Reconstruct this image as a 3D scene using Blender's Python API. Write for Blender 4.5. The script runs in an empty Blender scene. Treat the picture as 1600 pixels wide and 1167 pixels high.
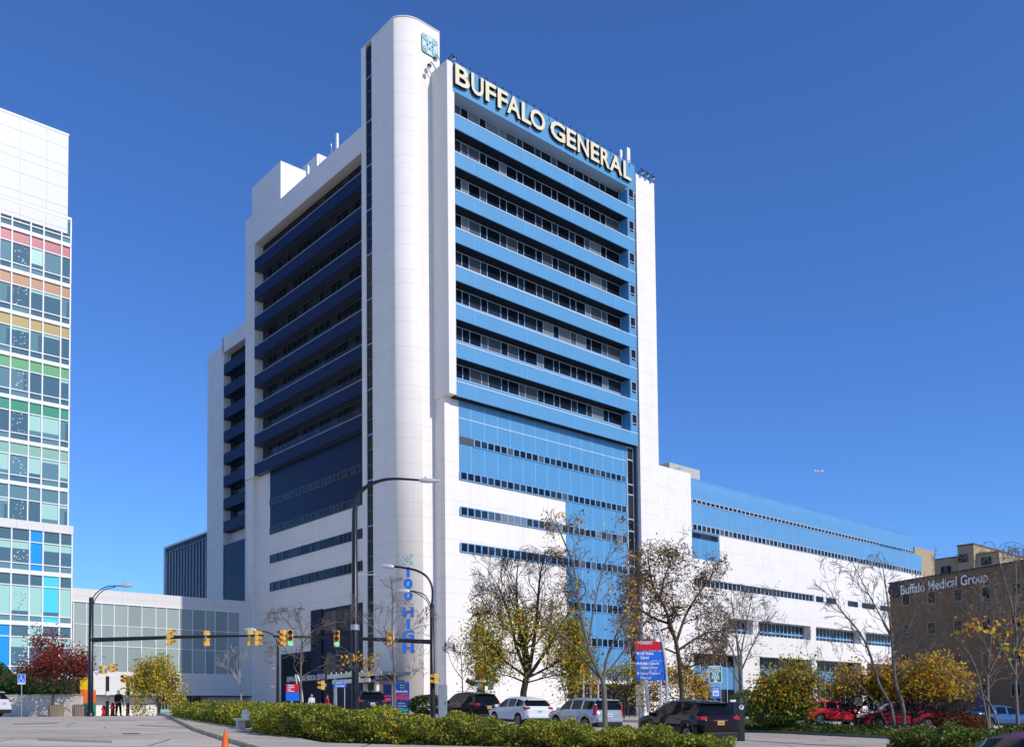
import bpy, math, random
import numpy as np
from mathutils import Vector, Matrix
R_=math.radians
# ---------------------------------------------------------------- camera, world, sun, exposure
FPX,CY,YAW,PITCH,ROLL,HC=1450.96,1055.41,.8486,.0428356,-.0100557,1.6
def V3(*a): return np.array(a,dtype=float)
_F=V3(0,math.cos(PITCH),math.sin(PITCH));_U0=V3(0,-math.sin(PITCH),math.cos(PITCH));_X0=V3(1,0,0)
CX=math.cos(ROLL)*_X0+math.sin(ROLL)*_U0; CU=-math.sin(ROLL)*_X0+math.cos(ROLL)*_U0; CF=_F
sc=bpy.context.scene
cam=bpy.data.cameras.new('camera'); co=bpy.data.objects.new('camera',cam); sc.collection.objects.link(co); sc.camera=co
cam.sensor_width=36; cam.lens=FPX/1600*36; cam.shift_y=(CY-583.5)/1600; cam.clip_start=.3; cam.clip_end=6000
co.matrix_world=Matrix(((CX[0],CU[0],-CF[0],0),(CX[1],CU[1],-CF[1],0),(CX[2],CU[2],-CF[2],HC),(0,0,0,1)))
SAZ,SEL=R_(129.3),R_(35.5)
w=bpy.data.worlds.new('World'); sc.world=w; w.use_nodes=True; nt=w.node_tree; nt.nodes.clear()
sky=nt.nodes.new('ShaderNodeTexSky'); sky.sky_type='NISHITA'; sky.sun_disc=False; sky.sun_elevation=SEL; sky.sun_rotation=SAZ
sky.altitude=0; sky.air_density=1.0; sky.dust_density=0.2; sky.ozone_density=3.0
bg=nt.nodes.new('ShaderNodeBackground'); bg.inputs[1].default_value=0.14
wo=nt.nodes.new('ShaderNodeOutputWorld'); skg=nt.nodes.new('ShaderNodeMix'); skg.data_type='RGBA'; skg.blend_type='MULTIPLY'; skg.inputs[0].default_value=1; skg.inputs[7].default_value=(.445,.745,1.23,1)
nt.links.new(sky.outputs[0],skg.inputs[6]); nt.links.new(skg.outputs[2],bg.inputs[0]); nt.links.new(bg.outputs[0],wo.inputs[0])
sl=bpy.data.lights.new('sun','SUN'); sl.energy=3.45; sl.angle=R_(.53); sl.color=(1,.945,.85)
so=bpy.data.objects.new('sun',sl); sc.collection.objects.link(so)
sd=Vector((math.sin(SAZ)*math.cos(SEL),math.cos(SAZ)*math.cos(SEL),math.sin(SEL)))
so.rotation_euler=(-sd).to_track_quat('-Z','Y').to_euler(); so.location=sd*300
sc.view_settings.view_transform='Standard'; sc.view_settings.look='None'; sc.view_settings.gamma=1; sc.view_settings.exposure=0.0
# ---------------------------------------------------------------- helpers
EU=V3(math.sin(YAW),math.cos(YAW),0);EV=V3(-math.cos(YAW),math.sin(YAW),0); ANG=R_(90)-YAW
def ray(x,y): return CX*(x-800)/FPX+CU*(CY-y)/FPX+CF
def PV(x,y,v): d=ray(x,y); p=d*(v/(d@EV)); return p@EU,p[2]+HC       # pixel -> (u,z) on a plane v
def PU(x,y,u): d=ray(x,y); p=d*(u/(d@EU)); return p@EV,p[2]+HC       # pixel -> (v,z) on a plane u
def PZ(x,y,z): d=ray(x,y); p=d*((z-HC)/d[2]); return p+V3(0,0,HC)
def at(x,y,D): d=ray(x,y); d=d*(D/d[1]); return d+V3(0,0,HC)
def W(u,v,z=0): p=EU*u+EV*v; return V3(p[0],p[1],z)
def lerp(t,xs,ys): return float(np.interp(t,xs,ys))
def gz(X,Y):
    g=np.interp(Y,[0,27,36,44,52,60,75,100,200],[0,.38,.6,.85,1.05,1.3,1.5,1.6,1.62])
    s=np.interp(Y,[0,27,36,60,100,150],[0,.015,.02,.024,.012,0]); return g-s*np.clip(X,-22,40)
def gp(px,D,y=1118): p=at(px,y,D); return V3(p[0],D,float(gz(p[0],D)))
C=sc.collection
M={}
def mat(name,col,rough=.7,spec=.3,metal=0,noise=0,nscale=3,bump=0,emit=None,coat=0,trans=0):
    if name in M: return M[name]
    m=bpy.data.materials.new(name); m.use_nodes=True; n=m.node_tree; b=n.nodes['Principled BSDF']
    b.inputs['Base Color'].default_value=(*col,1); b.inputs['Roughness'].default_value=rough
    b.inputs['Specular IOR Level'].default_value=spec; b.inputs['Metallic'].default_value=metal
    if coat: b.inputs['Coat Weight'].default_value=coat; b.inputs['Coat Roughness'].default_value=.04
    if emit: b.inputs['Emission Color'].default_value=(*emit[:3],1); b.inputs['Emission Strength'].default_value=emit[3]
    if noise or bump:
        tc=n.nodes.new('ShaderNodeTexCoord'); nz=n.nodes.new('ShaderNodeTexNoise'); nz.inputs['Scale'].default_value=nscale; nz.inputs['Detail'].default_value=6
        n.links.new(tc.outputs['Object'],nz.inputs['Vector'])
        if noise:
            mx=n.nodes.new('ShaderNodeMix'); mx.data_type='RGBA'
            mx.inputs[6].default_value=(*[c*(1-noise) for c in col],1); mx.inputs[7].default_value=(*[min(1,c*(1+noise)) for c in col],1)
            n.links.new(nz.outputs[0],mx.inputs[0]); n.links.new(mx.outputs[2],b.inputs['Base Color'])
        if bump:
            bp=n.nodes.new('ShaderNodeBump'); bp.inputs['Strength'].default_value=bump; bp.inputs['Distance'].default_value=.02
            n.links.new(nz.outputs[0],bp.inputs['Height']); n.links.new(bp.outputs[0],b.inputs['Normal'])
    M[name]=m; return m
def panel_mat(name,col,hper,hoffs,vper,lw=.035,dark=.62,rough=.6,spec=.3,streak=.05,patch=.0,stain=0):
    """cladding with real joints: horizontal joints every hper at given offsets, vertical ones every vper"""
    m=mat(name,col,rough,spec); n=m.node_tree; L=n.links.new; b=n.nodes['Principled BSDF']
    def mth(op,a,b_=None,clamp=False):
        q=n.nodes.new('ShaderNodeMath'); q.operation=op; q.use_clamp=clamp
        for i,v in enumerate((a,b_)):
            if v is None: continue
            if isinstance(v,(int,float)): q.inputs[i].default_value=v
            else: L(v,q.inputs[i])
        return q.outputs[0]
    tc=n.nodes.new('ShaderNodeTexCoord'); s=n.nodes.new('ShaderNodeSeparateXYZ'); L(tc.outputs['Object'],s.inputs[0])
    sn=n.nodes.new('ShaderNodeSeparateXYZ'); L(tc.outputs['Normal'],sn.inputs[0])
    c=mth('ADD',mth('MULTIPLY',s.outputs[0],mth('ABSOLUTE',sn.outputs[1])),mth('MULTIPLY',s.outputs[1],mth('ABSOLUTE',sn.outputs[0])))
    mask=None
    for o in hoffs:
        f=mth('ABSOLUTE',mth('SUBTRACT',mth('FRACT',mth('DIVIDE',mth('ADD',s.outputs[2],100*hper-o),hper)),.5))
        l=mth('GREATER_THAN',f,.5-lw/2/hper); mask=l if mask is None else mth('MAXIMUM',mask,l)
    if vper:
        f=mth('ABSOLUTE',mth('SUBTRACT',mth('FRACT',mth('DIVIDE',mth('ADD',c,100*vper),vper)),.5))
        l=mth('MULTIPLY',mth('GREATER_THAN',f,.5-lw/2/vper),.7); mask=l if mask is None else mth('MAXIMUM',mask,l)
    cb=n.nodes.new('ShaderNodeCombineXYZ'); L(mth('MULTIPLY',c,2.2),cb.inputs[0]); L(mth('MULTIPLY',s.outputs[2],.06 if not stain else .25),cb.inputs[1])
    nz=n.nodes.new('ShaderNodeTexNoise'); nz.inputs['Scale'].default_value=1; nz.inputs['Detail'].default_value=5; L(cb.outputs[0],nz.inputs['Vector'])
    n2=n.nodes.new('ShaderNodeTexNoise'); n2.inputs['Scale'].default_value=.35; n2.inputs['Detail'].default_value=3; L(tc.outputs['Object'],n2.inputs['Vector'])
    a=mth('ADD',mth('MULTIPLY',mth('SUBTRACT',nz.outputs[0],.5),streak*2),mth('MULTIPLY',mth('SUBTRACT',n2.outputs[0],.5),streak*2))
    g=mth('MULTIPLY',mth('ADD',a,1.0),mth('SUBTRACT',1.0,mth('MULTIPLY',mask,1-dark)))
    vm=n.nodes.new('ShaderNodeVectorMath'); vm.operation='SCALE'; vm.inputs[0].default_value=col; L(g,vm.inputs['Scale'])
    L(vm.outputs[0],b.inputs['Base Color']); return m
class MB:
    def __init__(s,o=(0,0,0)): s.o=tuple(o); s.v=[];s.f=[];s.m=[];s.sm=[]
    def add(s,vs,fs,m,smooth=False):
        k=len(s.v); s.v+= [(a[0]-s.o[0],a[1]-s.o[1],a[2]-s.o[2]) for a in vs]; s.f+=[tuple(i+k for i in f) for f in fs]; s.m+=[m]*len(fs); s.sm+=[smooth]*len(fs); return s
    def box(s,x0,x1,y0,y1,z0,z1,m):
        x0,x1=sorted((x0,x1));y0,y1=sorted((y0,y1));z0,z1=sorted((z0,z1))
        return s.add([(x0,y0,z0),(x1,y0,z0),(x1,y1,z0),(x0,y1,z0),(x0,y0,z1),(x1,y0,z1),(x1,y1,z1),(x0,y1,z1)],[(0,3,2,1),(4,5,6,7),(0,1,5,4),(1,2,6,5),(2,3,7,6),(3,0,4,7)],m)
    def prism(s,poly,z0,z1,m,smooth=False):
        n=len(poly); A=sum(poly[i][0]*poly[(i+1)%n][1]-poly[(i+1)%n][0]*poly[i][1] for i in range(n))
        if A<0: poly=poly[::-1]
        s.add([(p[0],p[1],z0) for p in poly]+[(p[0],p[1],z1) for p in poly],[tuple(range(n))[::-1],tuple(range(n,2*n))],m)
        k=len(s.v)-2*n
        for i in range(n):
            j=(i+1)%n; s.f.append((k+i,k+j,k+n+j,k+n+i)); s.m.append(m); s.sm.append(smooth)
        return s
    def tube(s,pts,r,m,n=8,cap=True,smooth=True):
        pts=[np.array(p,float) for p in pts]; N=len(pts); rs=[r]*N if isinstance(r,(int,float)) else r; vs=[];fs=[]
        up=None
        for i in range(N):
            t=pts[min(i+1,N-1)]-pts[max(i-1,0)]; t=t/(np.linalg.norm(t)+1e-9)
            if up is None: up=V3(0,0,1) if abs(t[2])<.9 else V3(1,0,0)
            a=np.cross(up,t); a/=np.linalg.norm(a)+1e-9; b=np.cross(t,a); up=b
            for k in range(n):
                th=2*math.pi*k/n; vs.append(pts[i]+(a*math.cos(th)+b*math.sin(th))*rs[i])
        for i in range(N-1):
            for k in range(n): fs.append((i*n+k,i*n+(k+1)%n,(i+1)*n+(k+1)%n,(i+1)*n+k))
        s.add(vs,fs,m,smooth)
        if cap: s.add(vs[:n],[tuple(range(n))[::-1]],m); s.add(vs[-n:],[tuple(range(n))],m)
        return s
    def ball(s,c,r,m,seg=12,rings=8):
        rr=r if isinstance(r,(tuple,list)) else (r,r,r); vs=[];fs=[]
        for i in range(rings+1):
            ph=math.pi*i/rings
            for k in range(seg): th=2*math.pi*k/seg; vs.append((c[0]+rr[0]*math.sin(ph)*math.cos(th),c[1]+rr[1]*math.sin(ph)*math.sin(th),c[2]+rr[2]*math.cos(ph)))
        for i in range(rings):
            for k in range(seg): fs.append((i*seg+k,(i+1)*seg+k,(i+1)*seg+(k+1)%seg,i*seg+(k+1)%seg))
        return s.add(vs,fs,m,True)
    def xf(s,fn,k=0): s.v[k:]=[tuple(fn(p)) for p in s.v[k:]]; return s
    def build(s,name,parent=None,loc=None,bevel=0):
        me=bpy.data.meshes.new(name); me.from_pydata([tuple(map(float,p)) for p in s.v],[],s.f); ms=[]
        for m in s.m:
            if m not in ms: ms.append(m)
        for m in ms: me.materials.append(m)
        me.polygons.foreach_set('material_index',[ms.index(m) for m in s.m]); me.polygons.foreach_set('use_smooth',s.sm); me.update()
        o=bpy.data.objects.new(name,me); C.objects.link(o)
        if parent: o.parent=parent
        if loc is not None: o.location=tuple(loc)
        if bevel: b=o.modifiers.new('bevel','BEVEL'); b.width=bevel; b.segments=2; b.limit_method='ANGLE'
        return o
def tag(o,label=None,cat=None,group=None,kind=None):
    for k,v in (('label',label),('category',cat),('group',group),('kind',kind)):
        if v: o[k]=v
    return o
def empty(name,loc,rz=0,label=None,cat=None,group=None):
    o=bpy.data.objects.new(name,None); C.objects.link(o); o.location=tuple(float(a) for a in loc); o.rotation_euler=(0,0,rz); o.empty_display_size=.3
    return tag(o,label,cat,group)
def copy_tree(o,parent=None):
    c=o.copy(); C.objects.link(c)
    if parent: c.parent=parent
    for ch in list(o.children): copy_tree(ch,c)
    return c
def text_mesh(txt,size,ext,off=0,face=None,side=None,sx=1.,align='CENTER',bev=0):
    cu=bpy.data.curves.new('lettering','FONT'); cu.body=txt; cu.size=size; cu.extrude=ext; cu.offset=off; cu.align_x=align; cu.align_y='BOTTOM_BASELINE'; cu.resolution_u=3
    ob=bpy.data.objects.new('lettering',cu); me=bpy.data.meshes.new_from_object(ob); bpy.data.objects.remove(ob); bpy.data.curves.remove(cu)
    me.materials.clear(); me.materials.append(face); me.materials.append(side or face)
    for p in me.polygons: p.material_index=0 if p.normal.z>.9 else 1
    if sx!=1: me.transform(Matrix.Diagonal((sx,1,1,1)))
    return me
def mobj(me,name,parent,mx):
    me.transform(mx); me.name=name; o=bpy.data.objects.new(name,me); C.objects.link(o)
    if parent: o.parent=parent
    return o
RX90=Matrix.Rotation(math.pi/2,4,'X')
def rz(a): return Matrix.Rotation(a,4,'Z')
def T(*a): return Matrix.Translation(a)
def quads_obj(name,cs,xs,ys,mats,idx,parent=None,loc=None):
    """leaf cloud: diamond faces at centres cs with half axes xs, ys"""
    n=len(cs); v=np.empty((n,4,3)); v[:,0]=cs-xs; v[:,1]=cs-ys*.8; v[:,2]=cs+xs; v[:,3]=cs+ys*.8
    me=bpy.data.meshes.new(name); me.vertices.add(n*4); me.vertices.foreach_set('co',v.reshape(-1)); me.loops.add(n*4); me.loops.foreach_set('vertex_index',np.arange(n*4))
    me.polygons.add(n); me.polygons.foreach_set('loop_start',np.arange(n)*4)
    for m in mats: me.materials.append(m)
    me.polygons.foreach_set('material_index',idx.astype(np.int32)); me.update(calc_edges=True)
    o=bpy.data.objects.new(name,me); C.objects.link(o)
    if parent: o.parent=parent
    if loc is not None: o.location=tuple(loc)
    return o
def leafcloud(name,cs,size,mats,rng,parent=None,wts=None,flat=.0):
    n=len(cs); a=rng.normal(size=(n,3)); 
    if flat: a[:,2]*=1-flat
    a/=np.linalg.norm(a,axis=1)[:,None]; b=rng.normal(size=(n,3)); b-= (b*a).sum(1)[:,None]*a; b/=np.linalg.norm(b,axis=1)[:,None]
    s=size*rng.uniform(.6,1.3,(n,1)); idx=rng.choice(len(mats),n,p=wts)
    return quads_obj(name,cs,a*s*.5,b*s*.38,mats,idx,parent)
# ---------------------------------------------------------------- materials
white=panel_mat('white_precast',(.85,.78,.70),4.08,(.55,2.1),3.72,lw=.035,dark=.72,streak=.07)
whiteT=panel_mat('tower_white_precast',(.85,.775,.69),4.08,(.3,1.75),0,lw=.045,dark=.78,streak=.07)
whiteW=panel_mat('wing_white_precast',(.85,.79,.72),4.08,(.3,1.6),8.2,lw=.05,dark=.8,streak=.09,stain=1)
wside=mat('plain_white',(.82,.755,.68),.6,noise=.03)
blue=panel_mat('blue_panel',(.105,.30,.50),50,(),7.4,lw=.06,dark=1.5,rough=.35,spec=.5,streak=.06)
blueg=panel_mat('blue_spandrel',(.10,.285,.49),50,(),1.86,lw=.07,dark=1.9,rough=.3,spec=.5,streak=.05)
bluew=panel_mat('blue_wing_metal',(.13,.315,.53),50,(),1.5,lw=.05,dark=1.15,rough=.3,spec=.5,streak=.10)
navy=panel_mat('shaded_blue_panel',(.015,.026,.072),50,(),7.4,lw=.06,dark=1.4,rough=.45,spec=.08,streak=.08)  # copy of the blue panel, shade of the left faces put into its colour
blueg_shade=panel_mat('shaded_blue_spandrel',(.013,.022,.055),50,(),1.86,lw=.07,dark=2.0,rough=.3,spec=.1,streak=.08)  # spandrel version, likewise darkened in colour for the shaded faces
nose=mat('pale_ledge',(.62,.70,.78),.4)
frameb=mat('blue_frame',(.16,.38,.66),.4,.5); framep=mat('pale_frame',(.42,.50,.60),.4,.5); framed=mat('dark_frame',(.05,.07,.11),.4,.4)
g0=mat('dark_glass',(.010,.012,.015),.08,.2); g1=mat('dim_glass',(.028,.034,.042),.12,.2); g2=mat('blind_glass',(.09,.095,.10),.3,.2); g3=mat('grey_blind_glass',(.20,.205,.20),.4,.2)
soff=mat('grey_soffit',(.42,.43,.44),.6,noise=.05); dark=mat('near_black',(.012,.013,.016),.8)
roofm=mat('roof_gravel',(.3,.29,.27),.9,noise=.1)
black=mat('black_paint',(.012,.012,.013),.35,.5); galv=mat('galvanised_steel',(.42,.43,.44),.4,.5,.6,noise=.08,nscale=6)
yel=mat('signal_yellow',(.86,.50,.08),.45,.4,noise=.06); steel=mat('pale_steel',(.62,.62,.60),.35,.5,.3)
signw=mat('sign_white',(.85,.85,.85),.5); redp=mat('sign_red',(.62,.015,.03),.45); bluep=mat('sign_blue',(.02,.16,.72),.45); dblue=mat('sign_deep_blue',(.012,.075,.34),.45); greenp=mat('sign_green',(.01,.19,.13),.45)
rng0=random.Random(5)
# ================================================================ HOSPITAL
O=(54.,77.78,1.6); oh=W(54,77.78,1.6)
H=empty('hospital_tower',oh,ANG,'tall white hospital tower with bright blue balcony bands and a rounded white corner','hospital')
def hp(): return MB(O)
VB,VL,VT,UT,UB,UL=75.,76.,77.78,54.,57.05,57.95
TOP=75.4
# rounded stair tower
r=2.73; t0=R_(28); arc=[(UT+r*math.cos(t0)-r*math.cos(t),VT+r-r*math.sin(t)) for t in np.linspace(t0,math.pi/2,13)]
m=hp()
poly=[(59.0,VT),(59.0,83.47),(UT,83.47)]+arc
m.prism(poly,0,TOP,whiteT,True); m.sm=[len(f)==4 and all((m.v[i][0]+UT-UT)<3.2 and m.v[i][1]<1.6 for i in f) for f in m.f]
m.box(UT,59.0,84.66,85.55,0,TOP,whiteT); m.box(54.9,59,83.47,84.66,0,TOP,wside)
m.prism([(59.05,VT-.04),(59.05,85.6),(UT-.05,85.6)]+[(UT+r*math.cos(t0)-(r+.05)*math.cos(t),VT+r-(r+.05)*math.sin(t)) for t in np.linspace(t0,math.pi/2,13)],TOP,TOP+.1,wside,True)
o=m.build('rounded_stair_tower',H)
m=hp()
m.box(54.08,54.9,83.49,84.64,0,TOP-.35,g0)
for i in range(44):
    z=2.2+i*1.65
    m.box(54.05,54.08,83.5,84.63,z,z+.13,framed if i%3 else frameb)
m.build('slit_window',H)
# upper back walls, roof core
m=hp(); m.box(58.5,91.0,76.6,120.4,34.95,70.0,wside); m.box(59.2,90.9,77.4,119.8,70.0,70.02,roofm); m.build('upper_core',H)
m=hp(); m.box(UL,91.15,VL,120.5,-1,34.95,white); m.build('lower_wall',H)
# left pier of the right facade
m=hp(); m.box(57.84,58.78,VB,VT-.02,34.95,70.35,wside); m.box(57.84,58.78,VT-.02,78.4,35,70.35,wside); m.build('corner_pier',H)
m=hp(); m.box(87.62,91.2,VB-.05,81,0,69.62,white);m.build('end_pier',H)
m=hp(); m.box(87.4,87.62,VB+.4,VL+.2,8,69.6,framed); m.build('joint_cover',H)
def ribbon_right(name,u0,u1,z0,z1,v,n,fr,bay=None,parent=H,rnd=rng0,o=None,pl=(g0,g0,g0,g1,g2),fw=.09):
    m=MB(o or O); us=[u0+(u1-u0)*i/n for i in range(n+1)] if bay is None else bay
    for i in range(len(us)-1):
        m.box(us[i]+fw/2,us[i+1]-fw/2,v-.012,v+.1,z0+.05,z1-.05,rnd.choice(pl))
    w_=m.build(name,parent); f=MB(o or O)
    f.box(u0-.02,u1+.02,v-.045,v-.005,z0-.03,z0+.05,fr); f.box(u0-.02,u1+.02,v-.045,v-.005,z1-.05,z1+.03,fr)
    for u in us: f.box(u-fw/2,u+fw/2,v-.05,v+.0,z0+.05,z1-.05,fr)
    f.build('mullions',w_); return w_
def ribbon_left(name,v0,v1,z0,z1,u,n,fr,parent=H,rnd=rng0,o=None,pl=(g0,g0,g1),fw=.09):
    m=MB(o or O); vs=[v0+(v1-v0)*i/n for i in range(n+1)]
    for i in range(n): m.box(u-.012,u+.1,vs[i]+fw/2,vs[i+1]-fw/2,z0+.05,z1-.05,rnd.choice(pl))
    w_=m.build(name,parent); f=MB(o or O)
    f.box(u-.045,u-.005,v0-.02,v1+.02,z0-.03,z0+.05,fr); f.box(u-.045,u-.005,v0-.02,v1+.02,z1-.05,z1+.03,fr)
    for v in vs: f.box(u-.05,u+.0,v-fw/2,v+fw/2,z0+.05,z1-.05,fr)
    f.build('mullions',w_); return w_
# bays of unequal windows
def bays(u0,u1,ns,seed):
    rr=random.Random(seed); a=[u0]; pat=[1.9,1.0,1.6,.95]; i=0
    while a[-1]<u1-1.2: a.append(a[-1]+pat[i%4]); i+=1
    a[-1]=u1; return a
BZ=[65.0-4.08*k for k in range(8)]
for k,zl in enumerate(BZ):
    m=hp(); m.box(58.79,87.38,VB,VB+.12,zl-1.60,zl,blue); m.box(58.79,87.38,VB+.12,VL+.55,zl-1.60,zl-1.5,dark)  # balcony underside coloured near black, shadow depth put into the colour
    m.box(58.79,87.38,VB+.12,VL+.55,zl-.1,zl-.004,blue)
    m.box(58.79,87.36,VL+.40,VL+.6,zl-.004,zl+.93,blue)
    b_=m.build('balcony_band',H)
    m=hp(); m.box(58.8,87.37,VB-.035,VB-.002,zl-.09,zl+.0,nose); m.build('ledge',b_)
    top=zl+(2.42 if k else 2.22)
    ribbon_right('ribbon_window',58.85,86.0,zl+.95,top,VL+.46,0,framep,bays(58.85,86.0,0,1),pl=(g0,g0,g0,g0,g0,g0,g0,g1,g1,g2,g2,g3),fw=.08)
    # left facade
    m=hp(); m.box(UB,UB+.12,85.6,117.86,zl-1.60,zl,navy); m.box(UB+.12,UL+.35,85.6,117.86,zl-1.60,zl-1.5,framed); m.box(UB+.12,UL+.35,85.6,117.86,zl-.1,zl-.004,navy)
    m.box(UL+.36,UL+.54,85.6,117.86,zl-.004,zl+.9,blueg_shade); b_=m.build('balcony_band',H); b_['label']='balcony band on the left face, its blue darkened for shade'
    m=hp(); m.box(UB-.03,UB-.002,85.6,117.84,zl-.07,zl,mat('shaded_ledge',(.40,.46,.54),.4)); m.build('ledge',b_)  # pale ledge copy, darkened in colour for the shaded face
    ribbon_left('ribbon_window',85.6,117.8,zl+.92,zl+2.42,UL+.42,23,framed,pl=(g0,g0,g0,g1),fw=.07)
# column at right end of the balconies
m=hp(); m.box(86.05,87.36,VB+.04,VL+.6,34.95,67.3,blue); cl=m.build('blue_column',H)
for k,zl in enumerate(BZ):
    m=hp(); m.box(86.2,87.2,VB-.02,VB+.035,zl+.75,zl+2.3,framep); m.box(86.3,87.1,VB-.035,VB-.022,zl+1.2,zl+2.2,g0); m.box(86.3,87.1,VB-.035,VB-.022,zl+.85,zl+1.1,g0); m.build('column_window',cl)
# sign band
m=hp(); m.box(58.6,87.45,VB-.06,VB+.1,67.3,70.5,blue); m.box(58.79,87.38,VB+.1,VL+.62,67.3,67.45,soff); m.box(58.79,87.4,VB+.1,VB+.4,67.45,70.45,blue)
sb=m.build('sign_band',H)
m=hp(); m.box(85.9,91.1,VB+.1,VL+.2,67.0,67.3,soff); m.build('soffit',H)
# lower glazing, right facade
m=hp(); v=VL-.06
m.box(59.85,86.1,v,VL-.004,26.42,34.95,blueg); m.box(75.5,86.1,v,VL-.004,5.6,26.42,blueg)
gl=m.build('blue_glazing',H)
m=hp(); m.box(59.86,86.1,v-.02,v-.002,32.95,33.02,nose); m.build('glazing_rail',gl)
def punched(name,u0,u1,z0,z1,fr=frameb,step=.93,pl=(g0,g0,g0,g0,g1,g1,g2),vv=None):
    n=max(1,round((u1-u0)/step)); return ribbon_right(name,u0,u1,z0,z1,(vv or VL)-.10,n,fr,pl=pl,fw=.16)
punched('ribbon_window',61.8,86.0,30.22,31.03); m=hp(); m.box(59.9,61.7,v-.03,v-.002,30.22,31.03,g2); m.build('ribbon_window',H)
punched('ribbon_window',59.9,86.0,26.45,27.27)
punched('ribbon_window',59.9,86.0,22.66,23.56,pl=(g0,g0,g0,g1,g2,g3)); punched('ribbon_window',59.9,86.0,18.8,19.76)
punched('ribbon_window',75.6,86.0,13.75,14.8); punched('ribbon_window',75.6,86.0,9.7,10.7)
m=hp(); m.box(75.3,87.3,VL-.2,VL-.03,5.3,5.7,wside); m.box(75.5,87.3,VL-.1,VL-.02,1.3,5.3,g0)
for i in range(9): m.box(75.5+i*1.45,75.6+i*1.45,VL-.13,VL-.1,1.3,5.3,framed)
m.build('shopfront',H)
# vertical window strip at the right end, lower
m=hp(); m.box(86.15,87.4,VL-.12,VL-.004,7.5,34.9,framep)
z=34.6
for i,hh in enumerate([1.3,2.9,1.1,2.9]*4):
    if z-hh<8: break
    m.box(86.3,87.25,VL-.15,VL-.118,z-hh,z,g0 if i%3 else g1); z-=hh+.18
m.build('window_strip',H)
# left facade frame, pier, parapet
m=hp(); m.box(UB,UB+1.25,85.56,110.3,67.3,70.4,white); m.box(UB,UB+1.25,110.3,117.9,67.3,70.4,white); m.build('parapet',H)
m=hp(); m.box(UB,UB+1.4,117.9,120.7,34.7,71.65,white); m.box(UB+.25,UL+.6,118.85,120.6,0,34.7,white); m.build('end_pier',H)
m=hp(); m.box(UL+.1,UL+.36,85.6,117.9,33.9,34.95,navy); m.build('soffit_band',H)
# left lower glazing
m=hp(); u=UL-.06; m.box(u,UL-.004,85.56,114.87,26.3,34.9,blueg_shade); m.build('shaded_blue_glazing',H)
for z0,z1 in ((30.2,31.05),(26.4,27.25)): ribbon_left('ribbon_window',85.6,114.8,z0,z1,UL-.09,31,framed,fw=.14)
for z0,z1 in ((22.4,23.5),(18.6,19.75)): ribbon_left('ribbon_window',85.6,114.85,z0,z1,UL-.03,31,framed,pl=(g1,g0,blueg_shade),fw=.14)
# entrance glazing
m=hp(); m.box(u,UL-.004,85.56,103.6,1.4,14.9,blueg_shade); m.box(u,UL-.004,103.6,111.7,1.4,9.95,blueg_shade)
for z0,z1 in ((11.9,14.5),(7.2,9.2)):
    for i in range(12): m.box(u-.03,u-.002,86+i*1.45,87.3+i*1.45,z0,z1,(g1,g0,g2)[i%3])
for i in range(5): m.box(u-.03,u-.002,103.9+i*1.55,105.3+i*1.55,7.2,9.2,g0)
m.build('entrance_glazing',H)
m=hp(); m.box(u-.14,u-.002,100.9,103.6,1.6,14.95,blueg_shade); m.build('entrance_pier',H)
# penthouse and roof volumes
m=hp(); m.box(UB+.02,67,110.3,118.8,70.4,75.62,white); m.build('penthouse',H)
m=hp(); va_,zr_=PU(497,240,62.); vb2,_z=PU(474,262,62.); m.box(62,72,va_,vb2,70.0,zr_,wside); m.box(62.3,66,vb2,110.2,70,zr_-.8,wside); m.build('roof_plant_room',H)
m=hp(); m.box(80,88,79,84,70,70.9,wside); m.build('roof_hatch',H)
# rear wing
UR=70.4
m=hp()
m.box(UR,84,157.7,164.7,0,69.0,white); m.box(UR,84,142,148.9,0,70.3,white); m.box(UR,84,148.9,158.4,67.48,70.3,white); m.box(UR+1.5,84,148.9,157.7,22,67.5,wside); m.box(UR,84,157.7,158.4,69,70.3,white)
rw=m.build('rear_wing',H)
m=hp(); m.box(UR+.1,UR+.3,148.9,157.7,22.0,32.5,blueg_shade); m.build('shaded_blue_glazing',rw)
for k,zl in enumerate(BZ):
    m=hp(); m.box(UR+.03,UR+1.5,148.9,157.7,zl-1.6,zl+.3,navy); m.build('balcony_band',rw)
    ribbon_left('ribbon_window',148.9,157.7,zl+.85,zl+2.4,UR+1.45,6,framed,parent=rw)
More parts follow.
